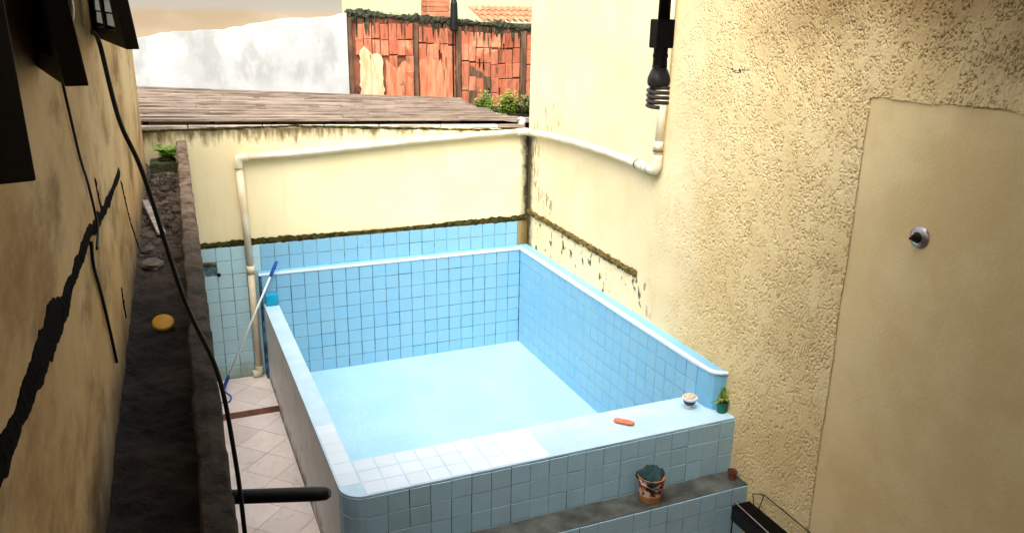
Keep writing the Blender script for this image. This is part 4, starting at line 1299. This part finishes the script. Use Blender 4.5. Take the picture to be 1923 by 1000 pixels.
weed('weed_clump', 'tallest weed clump, in the middle of the cement ledge', (0.33, 1.20, 2.63), 0.13, 0.12, 0.34, 40, [M['leaf_weed'], M['leaf_bright']], 0.055, 2, WG)
weed('weed_clump', 'bushy green weed clump on the cement ledge against the cream house', (0.56, 1.16, 2.63), 0.12, 0.12, 0.28, 44, [M['leaf_weed'], M['leaf_weed']], 0.055, 3, WG)
bm = BM(); lathe(bm, [(0.02, -0.05), (0.045, -0.035), (0.055, 0), (0.045, 0.035), (0.02, 0.05)], (0.12, 0.31, 2.66), 18)
tag(obj('pipe_cap', bm, M['white_foam'], None, smooth=True), 'white round pipe cap in the dark corner above the yellow wall', 'cap')

# ------------------------------------------------------------------ buildings beyond
wh = thing('white_building', 'weathered white painted wall beyond the board roof', 'building', (-3.7, 2.6, -0.12))
bm = BM()
rng = random.Random(55)
top = [(-6.5 + 5.06 * i / 70, 3.20 + 0.64 * ((-6.5 + 5.06 * i / 70) + 6.5) / 5.06 + rng.uniform(-.012, .012) + 0.02 * math.sin(i * .35)) for i in range(71)]
prism(bm, [(-6.5, -0.1), (-1.44, -0.1)] + top[::-1], lambda a, b: (a, 2.45, b), lambda a, b: (a, 2.56, b))
obj('painted_wall', bm, M['white_wall'], wh)
bg_ = thing('beige_building', 'bare beige rendered gable rising behind the white wall', 'building', (-3.9, 2.9, -0.12))
bm = BM(); box(bm, (-7.0, 2.565, -0.12), (-1.47, 5.0, 4.9))
obj('rendered_wall', bm, M['beige_wall'], bg_)
lg = thing('lime_building', 'pale lime green building behind the brick wall', 'building', (1.0, 7.5, -0.12))
bm = BM(); box(bm, (-1.40, 6.0, -0.12), (6.0, 10, 5.4))
obj('painted_wall', bm, M['pale_green'], lg)

# brick wall
br = thing('brick_wall', 'bare red hollow brick wall with black mossy top', 'wall', (-0.1, 2.55, -0.12))
XL, XR = -1.425, 1.6
topz = lambda x: 3.885 - 0.068 * (x + 1.43)
bm = BM()
prism(bm, [(XL, -0.1), (XR, -0.1), (XR, topz(XR) - 0.02), (XL, topz(XL) - 0.02)], lambda a, b: (a, 2.515, b), lambda a, b: (a, 2.63, b))
obj('mortar_core', bm, M['mortar'], br)
piers = [(-1.425, -1.37), (-0.525, -0.475), (0.075, 0.14), (1.05, 1.135)]
rng = random.Random(66)
vb_ = [tile_mesh('brick', sx + 0.004, 0.2, M['brick'], 0.026, 0.006) for sx in (0.100, 0.104, 0.107, 0.096)]
bays = [(-1.33, -0.535), (-0.455, 0.065), (0.155, 1.045), (1.15, 1.6)]
bw_ = 0.112; bh = 0.207
for bi, (xa, xb) in enumerate(bays):
    for r in range(7):
        nb = max(1, round((xb - xa) / bw_))
        for k in range(nb):
            x = xa + (xb - xa) * (k + 0.5) / nb
            z = topz(x) - 0.15 - bh * (r + 0.5) + (0.02 if bi == 2 else 0) - (0.03 * math.sin(x * 3) if bi != 1 else 0)
            if z < 2.5: continue
            # brick faces buried under washed render low on the left and middle bays
            if bi == 0 and r >= 2 and x < -0.93 : continue
            if bi in (0, 1) and r >= 3 and rng.random() < 0.8: continue
            if bi == 0 and r >= 2 and rng.random() < 0.15: continue
            if rng.random() < 0.015: continue
            dep_ = rng.uniform(-0.008, 0.004)
            put('brick', random.choice(vb_), Matrix.Translation((x, 2.508 + (0.0 if dep_ > -0.004 else 0.004) - dep_ * 0.5, z + rng.uniform(-.012, .012))) @ jit(R_BACK, 0.005, 0.02), br)
def slab_poly(poly, y0, y1, name, m, seed, amp=0.012):
    rng = random.Random(seed)
    P = []
    for (a, b) in zip(poly, poly[1:] + poly[:1]):
        k = max(2, int(math.hypot(b[0] - a[0], b[1] - a[1]) / 0.05))
        for i in range(k): P.append((a[0] + (b[0] - a[0]) * i / k + rng.uniform(-amp, amp), a[1] + (b[1] - a[1]) * i / k + rng.uniform(-amp, amp)))
    bm = BM(); prism(bm, P, lambda a, b: (a, y1, b), lambda a, b: (a, y0, b))
    return obj(name, bm, m, br)
slab_poly([(-1.28, 2.6), (-0.95, 2.6), (-0.97, 3.25), (-1.03, 3.33), (-1.12, 3.31), (-1.22, 3.42), (-1.27, 3.36)], 2.478, 2.516, 'render_patch', M['plaster_patch'], 1)
slab_poly([(-0.93, 2.6), (-0.54, 2.6), (-0.54, 3.10), (-0.66, 3.22), (-0.78, 3.12), (-0.92, 3.24)], 2.482, 2.516, 'washed_render', M['slurry'], 2, 0.008)
slab_poly([(-0.45, 2.6), (0.06, 2.6), (0.06, 3.16), (-0.08, 3.28), (-0.2, 3.2), (-0.33, 3.30), (-0.45, 3.24)], 2.482, 2.516, 'washed_render', M['slurry'], 3, 0.008)
slab_poly([(0.16, 2.6), (0.6, 2.6), (0.62, 2.95), (0.42, 3.06), (0.3, 3.16), (0.17, 3.2)], 2.484, 2.516, 'mossy_render', M['pier'], 4, 0.02)
for i, (a, b) in enumerate(piers):
    slab_poly([(a, 2.55), (b, 2.55), (b, topz(b) - 0.1), (a, topz(a) - 0.1)], 2.472, 2.516, 'pier', M['pier'], 20 + i, 0.006)
def lipb(t):
    x = XL + (XR - XL) * t
    return ((x, 2.53, topz(x) - 0.045), (0, -1, 0), (0, 0, 1), 0.05, 0.085 + 0.04 * math.sin(t * 23) * math.sin(t * 7))
lip(lipb, 100, br, 'mossy_coping', M['moss_grey'], 9)
# dark runs of mould hanging from the coping
rng = random.Random(77)
for i in range(42):
    x = XL + 0.05 + (XR - XL - 0.5) * rng.random()
    l = 0.06 + 0.22 * rng.random() ** 2; w_ = 0.008 + 0.02 * rng.random()
    z = topz(x) - 0.09
    bm = BM(); prism(bm, [(x - w_, z), (x + w_, z), (x + w_ * .5, z - l * .7), (x, z - l), (x - w_ * .7, z - l * .5)], lambda a, b: (a, 2.500, b), lambda a, b: (a, 2.4755, b))
    obj('mould_run', bm, M['moss_grey'] if i % 3 else M['pier'], br)
for i in range(18):
    x = XL + 0.1 + (XR - XL - 0.6) * rng.random(); z = 2.8 + rng.random() * 0.75; l = 0.05 + 0.12 * rng.random(); w_ = 0.004 + 0.008 * rng.random()
    bm = BM(); prism(bm, [(x - w_, z), (x + w_ * .6, z + .01), (x + w_, z - l * .6), (x, z - l), (x - w_ * .7, z - l * .5)], lambda a, b: (a, 2.500, b), lambda a, b: (a, 2.4765, b))
    obj('dark_gap', bm, M['pier'] if i % 2 else M['black_stain'], br)
# tufts along the top
bm = BM()
rng = random.Random(78)
for i in range(420):
    x = XL + (XR - XL) * rng.random()
    leaf(bm, (x, 2.54 + rng.uniform(-.05, .05), topz(x) - 0.01), (rng.gauss(0, .6), rng.gauss(0, .6), 1), 0.02 + 0.04 * rng.random() ** 2, 0.004, droop=0.4)
tag(obj('moss_tufts', bm, M['leaf_weed'], br), kind='stuff')

# terracotta pillar, drainpipe and tiled roof behind the brick wall
tc = thing('clay_pillar', 'orange terracotta pillar rising behind the mossy brick wall', 'pillar', (0.07, 3.2, -0.12))
z = 3.2; i = 0
while z < 5.0:
    bm = BM(); box(bm, (-0.105 + rng.uniform(-.004, .004), 3.2, z + 0.002), (0.24 + rng.uniform(-.004, .004), 3.5, z + 0.062))
    obj('brick', bm, M['terracotta'], tc, bevel=0.004)
    z += 0.066
bm = BM(); box(bm, (-0.09, 3.215, -0.12), (0.225, 3.485, 5.0)); obj('mortar_core', bm, M['mortar'], tc)
dp = thing('drainpipe', 'black pipe with a flared end hanging over the top of the brick wall', 'pipe', (0.02, 2.36, 3.6))
bm = BM(); tube(bm, [(0.005, 2.38, 4.9), (0.005, 2.38, 3.98)], 0.032, 12); obj('pipe', bm, M['black_plastic'], dp, smooth=True)
bm = BM(); lathe(bm, [(0.034, 0.40), (0.046, 0.36), (0.056, 0.12), (0.056, 0.02), (0.05, 0.0)], (0.01, 2.38, 3.62), 14); obj('flared_end', bm, M['black_plastic'], dp)
bm = BM(); tube(bm, [(0.02, 2.455, 3.64), (0.025, 2.46, 3.2), (0.03, 2.46, 2.72)], 0.012, 8); obj('tail_wire', bm, M['black_rubber'], dp)
bm = BM(); box(bm, (-0.02, 2.40, 3.70), (0.04, 2.47, 3.73)); obj('bracket', bm, M['dark_metal'], dp)
rt = thing('tiled_roof', 'terracotta tiled roof edge showing above the mossy brick wall', 'roof', (2.2, 4.6, 3.6))
for k in range(16):
    x = 1.30 + k * 0.115
    for r in range(3):
        bm = BM()
        P0, P1 = Vector((x, 4.4 + r * 0.26, 3.70 + r * 0.075)), Vector((x, 4.4 + (r + 1) * 0.26 + .03, 3.70 + (r + 1) * 0.075 - .01))
        n_ = 7
        ra = [[bm.verts.new(p + Vector((math.cos(a) * rr, 0, math.sin(a) * rr))) for a in np.linspace(0, math.pi, n_)] for p, rr in ((P0, 0.055), (P1, 0.045), (P1, 0.032), (P0, 0.042))]
        for i in range(4):
            for q_ in range(n_ - 1): bm.faces.new((ra[i][q_], ra[i][q_ + 1], ra[(i + 1) % 4][q_ + 1], ra[(i + 1) % 4][q_]))
        obj('roof_tile', bm, M['terracotta'], rt)
bm = BM(); box(bm, (1.2, 4.44, -0.12), (3.4, 5.3, 3.66)); obj('wall', bm, M['offwhite'], rt)

# ------------------------------------------------------------------ the house the picture is taken from
eb = BM(); prism(eb, [(hx(-9.6) - 0.3, -9.6), (hx(-9.6) + 0.10, -9.6), (hx(-0.3) + 0.10, -0.3), (hx(-0.3) - 0.3, -0.3)], lambda a, b: (a, b, 4.255), lambda a, b: (a, b, 4.32))  # eave added out of view to keep sky light off the left wall
obj('added_eave', eb, M['added_roof_under'], oh)
bh_ = thing('rear_house', 'house with an unseen roof shading the near end of the yard', 'house', (-2.0, -9.6, -0.12), kind='structure')
bm = BM(); box(bm, (-4.24, -9.4, -0.12), (EX - 0.004, -9.15, 2.75)); obj('lower_wall', bm, M['offwhite'], bh_)
bm = BM(); box(bm, (-4.24, -9.4, 4.55), (EX - 0.004, -9.15, 4.98)); obj('upper_wall', bm, M['offwhite'], bh_)
bm = BM(); box(bm, (-4.20, -11.5, 4.98), (EX - 0.004, SHADE_ROOF_Y, 5.12)); obj('shading_overhang', bm, M['added_roof_under'], bh_)  # out of view, added to block the sky over the near walls
bm = BM(); box(bm, (-4.24, -11.6, 2.3), (EX - 0.004, -11.4, 4.98)); obj('inner_wall', bm, M['offwhite'], bh_)
